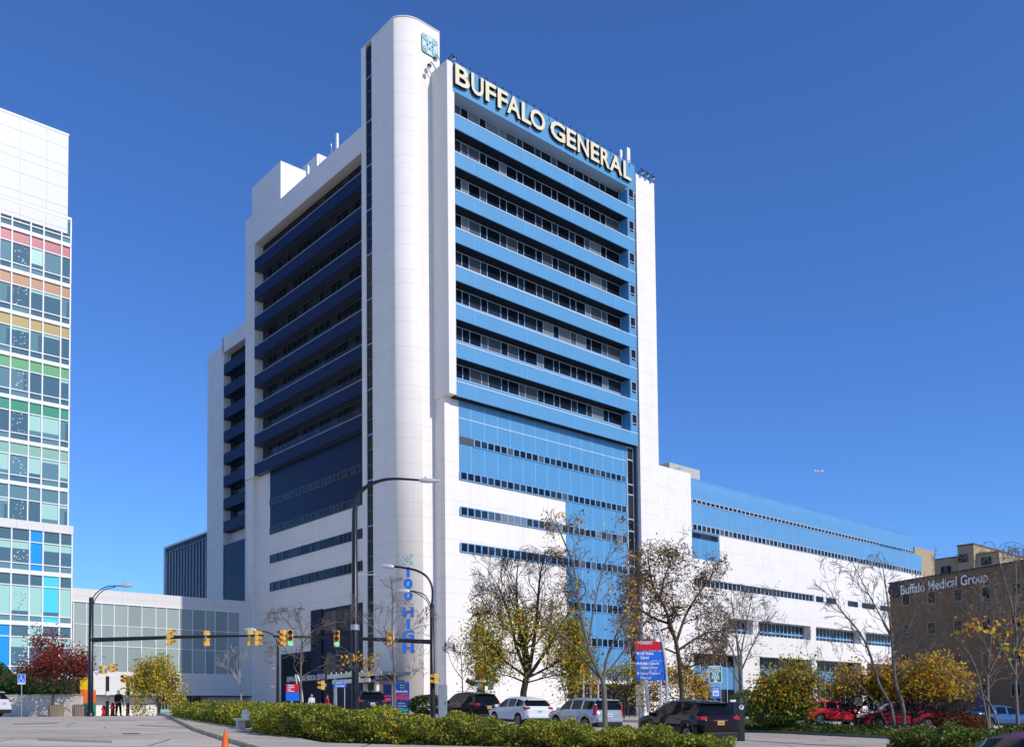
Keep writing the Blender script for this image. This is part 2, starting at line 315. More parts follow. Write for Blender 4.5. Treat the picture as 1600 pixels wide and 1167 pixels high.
# crest and marks on the corner
teal=mat('crest_teal',(.20,.42,.42),.5); tealp=mat('crest_pale',(.55,.72,.72),.5)
def crest(cx,cz,s,mk,par,plate=True):
    m=MB(); 
    def rr(w,h,r,d0,d1,mt):
        pts=[]
        for qx,qz,a0 in ((w-r,h-r,0),(-w+r,h-r,90),(-w+r,-h+r,180),(w-r,-h+r,270)):
            for a in range(0,91,18): pts.append((qx+r*math.cos(R_(a0+a)),qz+r*math.sin(R_(a0+a))))
        k=len(m.v); m.prism(pts,d0,d1,mt); 
    if plate: rr(s,s,.3*s,-.14,-.02,black); rr(s*.95,s*.95,.28*s,-.02,.01,tealp)
    for a in (45,135,225,315):
        ca,sa=math.cos(R_(a)),math.sin(R_(a))
        def P(l,w_): return (ca*l-sa*w_,sa*l+ca*w_)
        m.prism([P(s*.34,0),P(s*.5,s*.2),P(s*.98,s*.34),P(s*1.12,0),P(s*.98,-s*.34),P(s*.5,-s*.2)],.01,.05,teal)
        m.prism([P(s*.55,0),P(s*.66,s*.12),P(s*.92,s*.2),P(s*1.02,0),P(s*.92,-s*.2),P(s*.66,-s*.12)],.05,.07,tealp)
        m.prism([P(s*.78,0),P(s*.86,s*.1),P(s*.97,0),P(s*.86,-s*.1)],.07,.08,g1)
    for a in (0,90,180,270):
        ca,sa=math.cos(R_(a)),math.sin(R_(a))
        m.prism([(ca*s*.12-sa*0,sa*s*.12),(ca*s*.42-sa*s*.12,sa*s*.42+ca*s*.12),(ca*s*.42+sa*s*.12,sa*s*.42-ca*s*.12)],.01,.05,framed)
    k=mk
    m.xf(lambda p: k@Vector(p)); return m
HL=H.matrix_world
crest_mx=T(57.62-O[0],VT-.1-O[1],73.2-O[2])@RX90
lg=tag(crest(0,0,1.05,crest_mx,H).build('crest_sign'),'square crest plaque with teal petals near the top of the rounded tower','sign'); 
def place(o): o.location=tuple(oh); o.rotation_euler=(0,0,ANG); return o
place(lg)
# 45 degree facing marks on the curve
n45=Matrix.Rotation(R_(-45),4,'Z')
cc=(UT+.25-O[0],VT+.25-O[1])
fl=crest(0,0,.62,T(cc[0]-.42+.30,cc[1]-.42-.30,17.55-O[2])@n45@RX90,H,False).build('flower_emblem'); place(fl); tag(fl,'small teal four-petal emblem above the vertical blue numerals','emblem')
ab=mat('address_blue',(.015,.17,.66),.4,.5)
ad=empty('address_sign',oh,ANG,'vertical blue address lettering reading 100 HIGH ST down the rounded tower','sign')
for ch,z0 in zip('100HIGH',(15.85,14.66,13.45,11.75,10.55,9.4,8.1)):
    me=text_mesh(ch,1.32,.13,.06,ab,mat('address_side',(.01,.09,.36),.5)); mobj(me,'letter',ad,T(cc[0]-.3+.30,cc[1]-.3-.30,z0-O[2])@n45@RX90@Matrix.Diagonal((1.3,1,1,1)))
# main sign
cream=mat('letter_cream',(.80,.68,.46),.5,.3); lside=mat('letter_side',(.012,.012,.014),.5)
bs=empty('building_sign',oh,ANG,'large cream letters reading BUFFALO GENERAL on the blue band at the roofline','sign')
zx=lambda a:a/3.077+540
for ch,a,b in (('B',530,599),('U',607,665),('F',675,725),('F',733,782),('A',778,842),('L',848,893),('O',890,960),('G',985,1056),('E',1063,1108),('N',1115,1168),('E',1178,1218),('R',1225,1268),('A',1268,1327),('L',1333,1370)):
    ua=PV(zx(a),200,VB-.42)[0]; ub=PV(zx(b),200,VB-.42)[0]
    me=text_mesh(ch,3.0,.15,.06,cream,lside); xs=[q.co.x for q in me.vertices]; ys=[q.co.y for q in me.vertices]
    s=(ub-ua)/(max(xs)-min(xs)); sy=2.2/(max(ys)-min(ys))
    me.transform(T(ua-O[0],VB-.27-O[1],67.92-O[2])@RX90@Matrix.Diagonal((s,sy,1,1))@T(-min(xs),-min(ys),0))
    l=bpy.data.objects.new('letter',me); C.objects.link(l); l.parent=bs
for i in range(24): uu=59.8+i*1.16; hp().tube([(uu,VB-.09,69.9),(uu,VB-.09,70.85),(uu,VB+.3,70.85)],.03,lside,5).build('support_rod',bs)
# floodlights
def flood(u,v,z,du,dv,label):
    m=hp(); m.tube([(u,v,z),(u,v,z+.55),(u+du*.7,v+dv*.7,z+.95),(u+du,v+dv,z+.55)],.05,black,6); m.ball((u+du,v+dv,z+.42),(.26,.26,.2),black,10,6); m.ball((u+du,v+dv,z+.30),(.2,.2,.12),steel,10,6)
    o=m.build('floodlight'); place(o); tag(o,label,'floodlight','floodlights on the roof edge')
for i,uu in enumerate((88.4,89.4,90.4)): flood(uu,VB+.2,69.5,.1,-.75,('leftmost','middle','rightmost')[i]+' of three black floodlights on top of the white end pier')
flood(58.3,VB+.3,70.3,.35,-.5,'black floodlight above the letter B beside the corner pier'); flood(57.95,77.2,70.2,-.7,.1,'upper black floodlight over the edge of the grey pier side'); flood(57.95,76.2,70.3,-.75,.0,'lower black floodlight leaning out towards the rounded tower')
# antennas
def ant(u,v,z,h,w,label):
    m=hp(); m.tube([(u,v+.25,z-.6),(u,v+.25,z+h*.9)],.06,galv,6); m.box(u-w/2,u+w/2,v-.1,v+.1,z,z+h,wside); m.box(u-.05,u+.05,v+.1,v+.25,z+h*.7,z+h*.75,galv); m.box(u-.05,u+.05,v+.1,v+.25,z+h*.2,z+h*.25,galv)
    o=m.build('antenna'); place(o); tag(o,label,'antenna','roof antennas')
ant(87.35,75.9,71.0,2.2,.55,'tall white panel antenna above the last letter of the roof sign'); ant(85.95,75.9,70.9,1.5,.35,'shorter pale panel antenna next to the tall one over the roof sign')
for i,(vv,hh,nm) in enumerate(((104.4,2.0,'lowest'),(102.0,2.3,'second'),(98.6,2.0,'thin third'),(97.2,2.7,'tallest'))):
    m=hp(); m.tube([(UB+.8,vv,70.3),(UB+.8,vv,70.4+hh)],.24 if i!=2 else .12,steel,10); m.tube([(UB+.8,vv,70.4+hh),(UB+.8,vv,70.6+hh)],.05,steel,6)
    o=m.build('mast_antenna'); place(o); tag(o,nm+' of the pale pole antennas on the shaded roof edge left of the tower','antenna','roof antennas')
# entrance canopy and name band
can=empty('entrance_canopy',oh,ANG,'low entrance canopy with white fascia beams in front of the dark glazed entrance','canopy')
m=hp(); m.box(50.6,53.95,76.8,85.5,5.75,6.1,framed); m.box(50.6,57.8,85.6,87.0,5.75,6.1,framed); m.box(50.45,50.58,76.7,87.05,5.7,6.15,steel); m.box(50.6,57.8,87.02,87.12,5.7,6.15,steel); m.build('roof',can)
m=hp(); m.box(49.6,49.75,77.5,84.5,5.05,5.45,steel); m.box(49.75,53.9,77.6,84.4,5.1,5.3,framed); m.build('fascia_beam',can)
for vv in (78.2,82.0,86.2):
    m=hp(); m.tube([(51.0,vv,1.4),(51.0,vv,5.72)],.2,wside,14); m.build('column',can)
m=hp()
for i in range(10): MB(O).box(50.46,50.56,77.2+i*1.0,77.3+i*1.0,6.16,6.34,steel).build('roof_fin',can)
en=empty('entrance_sign',oh,ANG,'raised pale lettering over the entrance doors reading BUFFALO GENERAL MEDICAL CENTER','sign')
m=hp(); m.box(57.0,57.8,98.2,108.6,6.1,6.22,framed); m.build('sign_rail',en)
me=text_mesh('BUFFALO GENERAL MEDICAL CENTER',.85,.05,.02,signw,steel,align='LEFT'); xs=[q.co.x for q in me.vertices]; me.transform(Matrix.Diagonal((9.6/(max(xs)-min(xs)),1,1,1))); mobj(me,'letters',en,T(56.95-O[0],108.2-O[1],6.24-O[2])@rz(-math.pi/2)@RX90)
# ================================================================ LOW WING
OW=(97.7,75.,1.6); HW=empty('hospital_wing',W(97.7,75,1.6),ANG,'long low white hospital wing with a rounded blue top storey stretching right','hospital wing')
def wp(): return MB(OW)
m=wp(); m.box(91.22,97.68,74.96,96,0,33.12,whiteW); m.build('link_block',HW)
UE=176
m=wp()
m.box(103.75,UE,75,76.2,19.4,25.65,whiteW); m.box(97.7,103.75,75,76.2,19.4,22.0,whiteW)
m.box(97.7,UE,75,76.2,14.62,18.42,whiteW); m.box(97.7,UE,75,76.2,9.55,12.55,whiteW)
m.box(97.7,UE,76.6,100,-1,25.6,wside)
m.box(127.45,UE,75.02,76.2,18.42,19.4,whiteW)
for a,b in ((97.7,98.0),):m.box(a,b,75,76.2,18.42,19.4,whiteW)
for a,b in ((97.7,105.3),(111.2,112.5),(126.2,127.7),(141.3,143.0),(157,UE)): m.box(a,b,75,76.2,12.55,14.62,whiteW)
for a,b in ((108.5,112.6),(126.3,127.8),(141.3,143.0),(157,160),): m.box(a,b,75,76.6,0,9.55,whiteW)
m.build('wall',HW)
def ribw(u0,u1,z0,z1,n,fr,v=75.45,fw=.14,pl=(g0,g0,g1)): return ribbon_right('ribbon_window',u0,u1,z0,z1,v,n,fr,parent=HW,o=OW,fw=fw,pl=pl)
ribw(98.0,127.4,18.45,19.38,30,framep,75.3)
for a,b in ((128,130),(131,133.8),(137.5,140.5),(142,146),(148,152)): ribw(a,b,18.5,19.3,2,framed,75.0)
for a,b in ((105.35,111.15),(112.55,126.15),(127.75,141.25),(143.05,156.9)):
    w_=ribw(a,b,12.6,14.58,round((b-a)/1.05),framep,76.35); m=wp(); m.box(a,b,76.24,76.3,13.1,13.35,frameb); m.build('rail',w_)
m=wp()
for i,(a,b) in enumerate(((97.75,108.5),(112.65,126.25),(127.85,141.25),(143.05,156.9))):
    m.box(a,b,76.5,76.58,1.2,9.5,g0); m.box(a,b,76.42,76.49,(4.9,5.6,5.9,5.9)[i],8.0,blueg)
    for j in range(int((b-a)/1.5)): m.box(a+j*1.5,a+.1+j*1.5,76.38,76.42,1.2,9.5,framep)
m.build('arcade_glazing',HW)
# blue top storeys with rounded parapet
def roundwall(u0,u1,z0,z1,rr,mt,m):
    pts=[(75.04,z0),(75.04,z1-rr)]+[(75.04+rr-rr*math.cos(t),z1-rr+rr*math.sin(t)) for t in np.linspace(0,math.pi/2,9)[1:]]+[(90,z1)]
    n=len(pts); vs=[(u0,p[0],p[1]) for p in pts]+[(u1,p[0],p[1]) for p in pts]
    m.add(vs,[(i,n+i,n+i+1,i+1) for i in range(n-1)],mt,True); m.add(vs[:n]+[(u0,90,z0)],[tuple(range(n+1))],mt); m.add(vs[n:]+[(u1,90,z0)],[tuple(range(n+1))[::-1]],mt)
m=wp(); roundwall(97.7,160.6,29.3,33.3,2.1,bluew,m); m.box(97.7,163.6,75.04,90,25.66,29.3,bluew); m.box(97.7,103.74,75.06,76.2,22.02,25.66,blueg); m.build('blue_top_storey',HW)
ribw(97.9,148,29.35,29.85,50,framep,75.02,.2,(g0,g0,g1)); ribw(148,156.5,29.35,29.75,4,frameb,75.02,.1,(g1,)); ribw(156.5,160.5,29.35,29.8,4,framep,75.02,.2)
ribw(97.9,163.4,25.72,26.55,66,framep,75.02,.2,(g0,g0,g1,g2)); 
for a,b in ((97.9,99.7),(99.8,101.6),(101.7,103.4)): ribw(a,b,24.75,25.45,1,framed,75.05,.08,(g0,g1))
# roof of the wing
beige=mat('beige_render',(.50,.47,.40),.7,noise=.06); tanb=mat('tan_brick',(.42,.32,.20),.85,noise=.12,nscale=2); brownb=mat('brown_brick',(.165,.115,.08),.85,noise=.15,nscale=2)
m=wp()
ua,za=PV(1045.9,722,82); ub_,_=PV(1093.3,733,82); m.box(ua,ub_,82,93,32.5,za,beige); m.build('roof_plant_room',HW)
m=wp()
for z in (33.9,34.5):
    m.tube([(98.0,76.5,z-.2),(98,84,z),(103,84,z),(108,77.5,z-1.2)],.03,galv,5)
for p in ((98,77),(98,80),(98,84),(100.5,84),(103,84),(105,80)): m.tube([(p[0],p[1],32.4),(p[0],p[1],34.5)],.03,galv,5)
m.build('roof_railing',HW)
m=wp(); m.box(101,104.5,79,83,33,34,dark); m.box(101.3,103,78.96,79,33.3,33.8,wside); m.build('roof_hatch',HW)
m=wp(); m.box(139,142,80,83,33.2,34.0,steel); m.tube([(159.5,78,33),(159.5,78,36)],.04,galv,5); m.build('roof_vent',HW)
m=wp(); m.box(164.2,172,76.5,84,25,31.2,tanb); m.build('brick_stair_head',HW)
# ================================================================ CHILDREN'S HOSPITAL (left edge)
OC=(33.,117.,1.6); HCn=empty('childrens_hospital',W(33,117,1.6),ANG,'white hospital at the left edge with curtain wall and rainbow spandrel panels','hospital')
def cp(): return MB(OC)
whiteC=panel_mat('white_metal_panel',(.73,.70,.66),5.0,(.6,1.6,3.9),2.85,lw=.06,dark=.6,rough=.45,streak=.015)
wm=mat('white_mullion',(.80,.80,.80),.4); cg=mat('teal_glass',(.13,.25,.285),.15,.5); cg2=mat('deep_teal_glass',(.075,.155,.20),.12,.5); mint=mat('mint_blind',(.36,.62,.54),.35,.4); cgs=mat('slate_glass',(.075,.15,.18),.15,.5)
m=cp(); m.box(-10,32.55,117.05,140,60,72.05,whiteC); m.box(-10,32.6,117,140,72.05,72.3,wm); m.box(-10,32.7,117.3,140,0,61.9,wm); m.build('wall',HCn)
def heart_at(m,x,y,z,s,mt):
    P=[(0,-1),(.95,.1),(.9,.65),(.45,.85),(0,.5),(-.45,.85),(-.9,.65),(-.95,.1)]; pts=[(x+a*s,y,z+b*s) for a,b in P]; bk=[(p[0],y+.015,p[2]) for p in pts]
    m.add(pts+bk,[tuple(range(8)),tuple(range(8,16))[::-1]],mt)
mu=[32.95,31.92,29.96,28.55,26.56,25.26,22.67,20.6,18.6]
bands=[62.0,58.68,53.7,48.78,43.8,38.86,33.82,28.92]
scol=[None,(.42,.07,.10),(.44,.20,.09),(.42,.32,.09),(.11,.37,.14),(.025,.27,.16),(.25,.46,.36),None]
rc=random.Random(3)
heart=mat('white_decal',(.8,.82,.8),.5)
for i,zb in enumerate(bands):
    nxt=bands[i+1]+.22 if i<7 else 24.62
    top=zb-.22 if i else 61.95
    m=cp(); sp=mat('spandrel_%d'%i,scol[i],.3,.5,noise=.05) if scol[i] else None
    tr=mb_=cp()
    z1=top
    if sp: z2=top-1.35
    elif i==7: z2=top-1.6
    else: z2=top
    z3=nxt+.72 if i<7 else nxt+.05
    for a,b in zip(mu[1:],mu[:-1]):
        if z2<z1: m.box(a,b,117.2,117.28,z2,z1-.0,sp or cg)
        bl=rc.random(); gcol=rc.choice((cg,cg2,cg2)); 
        z4=z2
        if bl<.30: 
            z4=z2-(.35 if i in(0,2,3) else rc.choice((.4,1.9))); z4=max(z4,z3+.3); m.box(a,b,117.2,117.28,z4,z2,mint)
        m.box(a,b,117.2,117.28,z3,z4,gcol)
        if i<7: m.box(a,b,117.2,117.28,nxt,z3,rc.choice((cg,cg2,cgs)))
        if rc.random()<.4: m.box(a+.8*(b-a)-.15,a+.8*(b-a)+.15,117.17,117.2,z3,max(z4-.4,z3+.2),cgs)
        if abs(a-26.56)<.01 or (i in (0,2) and abs(a-18.6)<.01):
            for q in range(13): hx=rc.uniform(a+.25,b-.25); hz=rc.uniform(z3+.1,z4-.1); s=rc.uniform(.04,.085); heart_at(m,hx,117.165,hz,s,heart)
    w_=m.build('curtain_wall_storey',HCn); f=cp()
    f.box(18,33,117.02,117.2,zb-.22,zb+.22 if i else zb+.1,wm)
    for z in ((z2,z3) if i<7 else (z2,)): f.box(18,33,117.08,117.17,z-.06,z+.06,wm)
    for u in mu: f.box(u-.08,u+.08,117.06,117.19,nxt,top,wm)
    f.build('mullions',w_)
m=cp(); m.box(10,33.4,116.5,140,23.6,24.6,whiteC); m.box(10,33.2,116.8,140,0,23.6,wm); m.build('podium_fascia',HCn)
pm=[33.3,31.97,30.13,28.7,26.8,24.9,23.3,21.2,19]
azb=mat('azure_panel',(.01,.30,.78),.25,.5); cyb=mat('cyan_panel',(.08,.62,.72),.25,.5)
for i,(za,zb,ns,npn) in enumerate(((23.55,18.9,22.2,19.65),(18.5,13.0,17.1,13.68),(12.5,7.1,11.2,7.8),(6.5,1.5,5.2,2.2))):
    m=cp()
    for j,(a,b) in enumerate(zip(pm[1:],pm[:-1])):
        c=None
        if i==0 and j==2: c=azb
        if i==1 and j==1: c=cyb
        if i==2 and j==4: c=azb
        if i==3 and j==4: c=azb
        for q,(p0,p1) in enumerate(((ns,za),(npn,ns),(zb,npn))):
            if q==0: mt=c or (mint if (i==2 and j==2) else cgs)
            elif q==1:
                if i==1: m.box(a,b,116.7,116.78,p0+.5*(j%2),p1,c or (mint if j!=3 or 1 else cg)); 
                if i==1 and j%2: m.box(a,b,116.7,116.78,p0,p0+.5,cg2)
                if i!=1:
                    s=(p1-p0)*.35; m.box(a,b,116.7,116.78,p1-s,p1,c or mint); m.box(a,b,116.7,116.78,p0,p1-s,c or cg2)
                continue
            else: mt=c or cg
            m.box(a,b,116.7,116.78,p0,p1,mt)
        if j==3:
            for q in range(20): hx=rc.uniform(a+.2,b-.2); hz=rc.uniform(npn+.2,ns-.7); s=rc.uniform(.04,.09); heart_at(m,hx,116.66,hz,s,heart if i!=1 else cg)
    w_=m.build('curtain_wall_storey',HCn); f=cp(); f.box(15,33.35,116.52,116.7,zb-.5,zb,wm)
    for z in (ns,npn): f.box(15,33.35,116.58,116.67,z-.06,z+.06,wm)
    for u in pm: f.box(u-.08,u+.08,116.56,116.69,zb,za+.05,wm)
    f.build('mullions',w_)
me=text_mesh('STAY\nBUFFALO',.62,.01,.01,signw,signw,align='LEFT'); mobj(me,'window_lettering',HCn,T(29.0-33,116.6-117,4.9-1.6)@RX90)
# ================================================================ BRIDGE BUILDING
OB=(34.,119.,1.6); HB=empty('link_building',W(34,119,1.6),ANG,'low glazed link building with grey green glass joining the two hospitals','building')
def bp(): return MB(OB)
whiteB=panel_mat('link_white_panel',(.72,.69,.65),1.25,(.1,),2.0,lw=.04,dark=.7,rough=.45,streak=.02)
bgl=mat('curtained_glass',(.34,.40,.37),.25,.5,noise=.05,nscale=.7); bgd=mat('curtained_glass_deep',(.28,.34,.32),.25,.5)
m=bp(); m.box(33.3,57.9,119,135,16.0,17.6,whiteB); m.box(33.3,57.9,119,135,4.68,7.5,whiteB); m.box(33.3,57.9,119.3,135,7.5,16.0,wside); m.box(55.6,57.9,119,119.3,7.5,16.0,whiteB); m.box(33.3,57.9,120.5,135,1.5,4.68,wside); m.box(33.3,57.9,119,120.5,4.5,4.68,framed); m.build('wall',HB)
bm=[34.25,35.73,37.51,39.0,40.66,42.4,44.18,45.55,47.18,49.0,50.75,52.08,53.86,55.55]
m=bp()
for a,b in zip(bm[:-1],bm[1:]):
    for z0,z1 in ((7.5,10.68),(10.68,13.25),(13.25,16.0)): m.box(a,b,119.12,119.2,z0,z1,rc.choice((bgl,bgl,bgd)))
w_=m.build('curtain_wall',HB); f=bp()
for u in bm: f.box(u-.05,u+.05,119.03,119.11,7.5,16,wm)
for z in (10.68,13.25): f.box(34.2,55.55,119.05,119.11,z-.04,z+.04,wm)
f.box(34.1,55.6,118.96,119.0,15.92,16.05,wm); f.box(34.1,55.6,118.96,119.0,7.45,7.55,wm); f.build('mullions',w_)
m=bp(); m.box(45.0,50.6,119.9,120.4,1.5,4.5,dark)
for i in range(14): m.box(45.2+i*.4,45.3+i*.4,119.75,119.9,1.5,4.5,galv)
m.build('louvre_screen',HB)
# ================================================================ LOUVRED BUILDING BEHIND
vA,zA=PU(257.5,853,85); vB_,zB=PU(323,832,85)
OLv=(85.,vA,1.6); HLo=empty('louvred_building',W(85,vA,1.6),ANG,'dark building with tall white vertical fins behind the link building','building')
m=MB(OLv); zt=max(zA,zB)-.2; m.box(85.2,110,vB_-30,vA-.3,0,zt-.6,mat('slate_glass_wall',(.006,.009,.014),.2,.08)); m.box(84.8,110,vB_-30,vA,zt-.4,zt,wm); m.box(84.8,85.3,vA-.5,vA+.3,0,zt,wm); m.build('glass_wall',HLo)
m=MB(OLv)
for i in range(22): vv=vA-1.2-i*1.75; m.box(85.04,85.2,vv,vv+.10,0,zt-1.8,wm)
for z in (15,19,23,27): m.box(85.1,85.2,vB_-30,vA-.5,z,z+.2,framed)
m.box(84.9,85.2,vB_-30,vA-.4,zt-1.7,zt-1.6,frameb); m.build('fins',HLo)
# ================================================================ BROWN BRICK BUILDING (right)
brick=panel_mat('dark_brown_brick',(.185,.122,.075),.3,(.1,),0,lw=.03,dark=.8,rough=.9,streak=.10)
P1=PZ(1389.8,912.2,17.5); P2=PZ(1600,876.5,17.5); ax=(P2-P1); Lb=np.linalg.norm(ax[:2]); ab_=math.atan2(ax[1],ax[0])
B=empty('brick_medical_building',(P1[0],P1[1],1.2),ab_,'dark brown brick medical office with square windows at the right edge','building')
BI=B.rotation_euler.to_matrix().to_4x4(); Binv=(T(P1[0],P1[1],1.2)@BI).inverted()
def bpix(x,y):   # pixel on the brick face -> local (x,z)
    d=ray(x,y); nrm=V3(-math.sin(ab_),math.cos(ab_),0); t=(P1-V3(0,0,HC))@nrm/(d@nrm); q=d*t+V3(0,0,HC); l=Binv@Vector(q); return l.x,l.z
zt=17.5-1.2
m=MB(); m.box(0,Lb+25,0,22,-1.2,zt,brick); m.box(-.1,Lb+25,-.1,22,zt,zt+.18,mat('dark_coping',(.04,.035,.03),.6)); m.build('wall',B)
stone=mat('stone_frame',(.24,.21,.17),.8)
for y in (935,983,1031,1079):
    for x in (1416,1456,1497,1541,1588,1640):
        x0,z0=bpix(x,y-2-(x-1456)*.09*(y<1000)); 
        m=MB(); m.box(x0-.62,x0+.62,-.04,.02,z0-.75,z0+.75,stone); m.box(x0-.46,x0+.46,-.06,-.035,z0-.62,z0+.62,g0); w_=m.build('window',B)
        m=MB(); m.box(x0-.03,x0+.03,-.075,-.06,z0-.62,z0+.62,framed); m.box(x0-.66,x0+.66,-.14,-.04,z0-.82,z0-.72,stone); m.build('sill',w_)
sg=empty('medical_group_sign',(P1[0],P1[1],1.2),ab_,'pale raised letters reading Buffalo Medical Group with a dark round badge','sign')
xa,zaa=bpix(1408.5,928); xb,zbb=bpix(1545,908)
me=text_mesh('Buffalo Medical Group',1.75,.06,.03,mat('letter_grey',(.78,.78,.80),.5),galv,align='LEFT'); xs=[q.co.x for q in me.vertices]; s=(xb-xa)/(max(xs)-min(xs))
mobj(me,'letters',sg,T(xa,-.16,(zaa+zbb)/2-.05)@RX90@Matrix.Diagonal((s,.92,1,1)))
xc,zc=bpix(1399,921); m=MB(); m.tube([(xc,-.02,zc),(xc,-.22,zc)],.95,mat('badge_dark',(.03,.03,.05),.5),24); m.build('badge',sg)
m=MB(); m.box(xb-2,xb-.6,-.04,.0,-.2,2.4,mat('violet_door',(.06,.04,.22),.5)); m.build('door',B)
# tan building behind
HT=empty('tan_brick_building',W(185,60,1.6),ANG,'tan brick apartment block with a roof tower rising behind the brown one','building')
v1,zt1=PU(1441,885,185); v2,zt2=PU(1561,862,185); zt=zt2
m=MB((185,60,1.6)); m.box(185,230,v2,v1+20,0,zt,tanb)
va,za=PU(1496,854,184); vb_,_=PU(1521,851,184); m.box(184,200,vb_,va,zt-6,za,tanb); m.box(183.9,200.1,vb_-.1,va+.1,za,za+.3,brownb); m.box(184.9,230,v2-.1,v1+20,zt,zt+.25,brownb); m.build('wall',HT)
for x,y,hwp in ((1478,890,8),(1508,873,7.5),(1541,876,8),(1450,893,6)):
    vv,zz=PU(x,y,184.9); ww=abs(PU(x-hwp,y,184.9)[0]-PU(x+hwp,y,184.9)[0]); uo=183.95 if x==1508 else 184.95
    m=MB((185,60,1.6)); m.box(uo-.05,uo+.02,vv-ww/2,vv+ww/2,zz-.75,zz+.75,framed)
    for j in range(3): m.box(uo-.08,uo-.04,vv-ww/2+.15+j*ww/3,vv-ww/2+ww/3-.05+j*ww/3,zz-.62,zz+.62,rc.choice((g0,g1,g2)))
    m.build('window',HT)
m=MB((185,60,1.6)); m.box(191,193,v2-.06,v2,zt-4.2,zt-2,g1); m.build('window',HT)
# ================================================================ GROUND
def hit(x,y):
    d=ray(x,y); D=12.
    while D<140:
        p=d*(D/d[1])+V3(0,0,HC)
        if p[2]<=gz(p[0],D): return V3(p[0],D,gz(p[0],D))
        D+=.1
    return V3(p[0],D,gz(p[0],D))
def ground_mat(name,col,col2,scale=1.2,rough=.9,cracks=True):
    m=mat(name,col,rough,.2); n=m.node_tree; L=n.links.new; b=n.nodes['Principled BSDF']; tc=n.nodes.new('ShaderNodeTexCoord')
    mp=n.nodes.new('ShaderNodeMapping'); mp.inputs['Scale'].default_value=(.35,1,1); L(tc.outputs['Object'],mp.inputs[0])
    a=n.nodes.new('ShaderNodeTexNoise'); a.inputs['Scale'].default_value=scale*.25; a.inputs['Detail'].default_value=8; a.inputs['Roughness'].default_value=.65; L(mp.outputs[0],a.inputs['Vector'])
    f=n.nodes.new('ShaderNodeTexNoise'); f.inputs['Scale'].default_value=45; f.inputs['Detail'].default_value=3; L(tc.outputs['Object'],f.inputs['Vector'])
    cr=n.nodes.new('ShaderNodeValToRGB'); cr.color_ramp.elements[0].position=.36; cr.color_ramp.elements[1].position=.62
    cr.color_ramp.elements[0].color=(*col2,1); cr.color_ramp.elements[1].color=(*col,1); L(a.outputs[0],cr.inputs[0])
    mx=n.nodes.new('ShaderNodeMix'); mx.data_type='RGBA'; mx.blend_type='MULTIPLY'; mx.inputs[0].default_value=.35; L(cr.outputs[0],mx.inputs[6]); L(f.outputs[0],mx.inputs[7]); out=mx.outputs[2]
    if cracks:
        nw=n.nodes.new('ShaderNodeTexNoise'); nw.inputs['Scale'].default_value=.6; L(tc.outputs['Object'],nw.inputs['Vector'])
        vm=n.nodes.new('ShaderNodeMix'); vm.data_type='RGBA'; vm.inputs[0].default_value=.12; L(tc.outputs['Object'],vm.inputs[6]); L(nw.outputs[1],vm.inputs[7])
        vo=n.nodes.new('ShaderNodeTexVoronoi'); vo.feature='DISTANCE_TO_EDGE'; vo.inputs['Scale'].default_value=.22; L(vm.outputs[2],vo.inputs['Vector'])
        lt=n.nodes.new('ShaderNodeMath'); lt.operation='LESS_THAN'; lt.inputs[1].default_value=.006; L(vo.outputs[0],lt.inputs[0])
        m2=n.nodes.new('ShaderNodeMix'); m2.data_type='RGBA'; L(lt.outputs[0],m2.inputs[0]); L(out,m2.inputs[6]); m2.inputs[7].default_value=(.05,.045,.04,1); out=m2.outputs[2]
    bp=n.nodes.new('ShaderNodeBump'); bp.inputs['Strength'].default_value=.35; bp.inputs['Distance'].default_value=.01; L(f.outputs[0],bp.inputs['Height']); L(bp.outputs[0],b.inputs['Normal'])
    L(out,b.inputs['Base Color']); return m
asph=ground_mat('worn_asphalt',(.74,.62,.50),(.50,.42,.34)); conc=ground_mat('pavement_concrete',(.68,.57,.45),(.50,.43,.34),1.5,cracks=False)
drive=ground_mat('driveway_concrete',(.68,.57,.43),(.52,.44,.34),1.2); soil=mat('bark_mulch',(.06,.035,.022),.95,noise=.4,nscale=9,bump=.5); grassm=mat('lawn_grass',(.07,.12,.025),.9,noise=.35,nscale=14,bump=.4)
kerbm=mat('kerb_stone',(.46,.41,.27),.85,noise=.15,nscale=4); yelp=mat('worn_yellow_paint',(.88,.72,.14),.8,noise=.25,nscale=8); kerbd=mat('dark_kerb_stone',(.13,.125,.115),.85,noise=.2,nscale=4)
xs=np.concatenate([[-3000,-1200,-500,-250,-150,-100],np.arange(-70,71,1.),[85,110,160,260,500,1200,3000]]); ys=np.concatenate([[-300,-60,-20,-5],np.arange(0,121,1.),[130,150,180,200,260,400,800,3000]])
XX,YY=np.meshgrid(xs,ys); ZZ=gz(XX,YY); nx,ny=len(xs),len(ys)
me=bpy.data.meshes.new('ground'); i_=np.arange(nx*ny).reshape(ny,nx)
me.from_pydata(np.stack([XX,YY,ZZ],-1).reshape(-1,3).tolist(),[],np.stack([i_[:-1,:-1],i_[:-1,1:],i_[1:,1:],i_[1:,:-1]],-1).reshape(-1,4).tolist()); me.materials.append(asph)
for p in me.polygons: p.use_smooth=True
go=bpy.data.objects.new('ground',me); C.objects.link(go); go['kind']='structure'
def resamp(P,n):
    P=[np.array(p[:2],float) for p in P]; L=[0]
    for a,b in zip(P[:-1],P[1:]): L.append(L[-1]+np.linalg.norm(b-a))
    t=np.linspace(0,L[-1],n); return [(float(np.interp(q,L,[p[0] for p in P])),float(np.interp(q,L,[p[1] for p in P]))) for q in t]
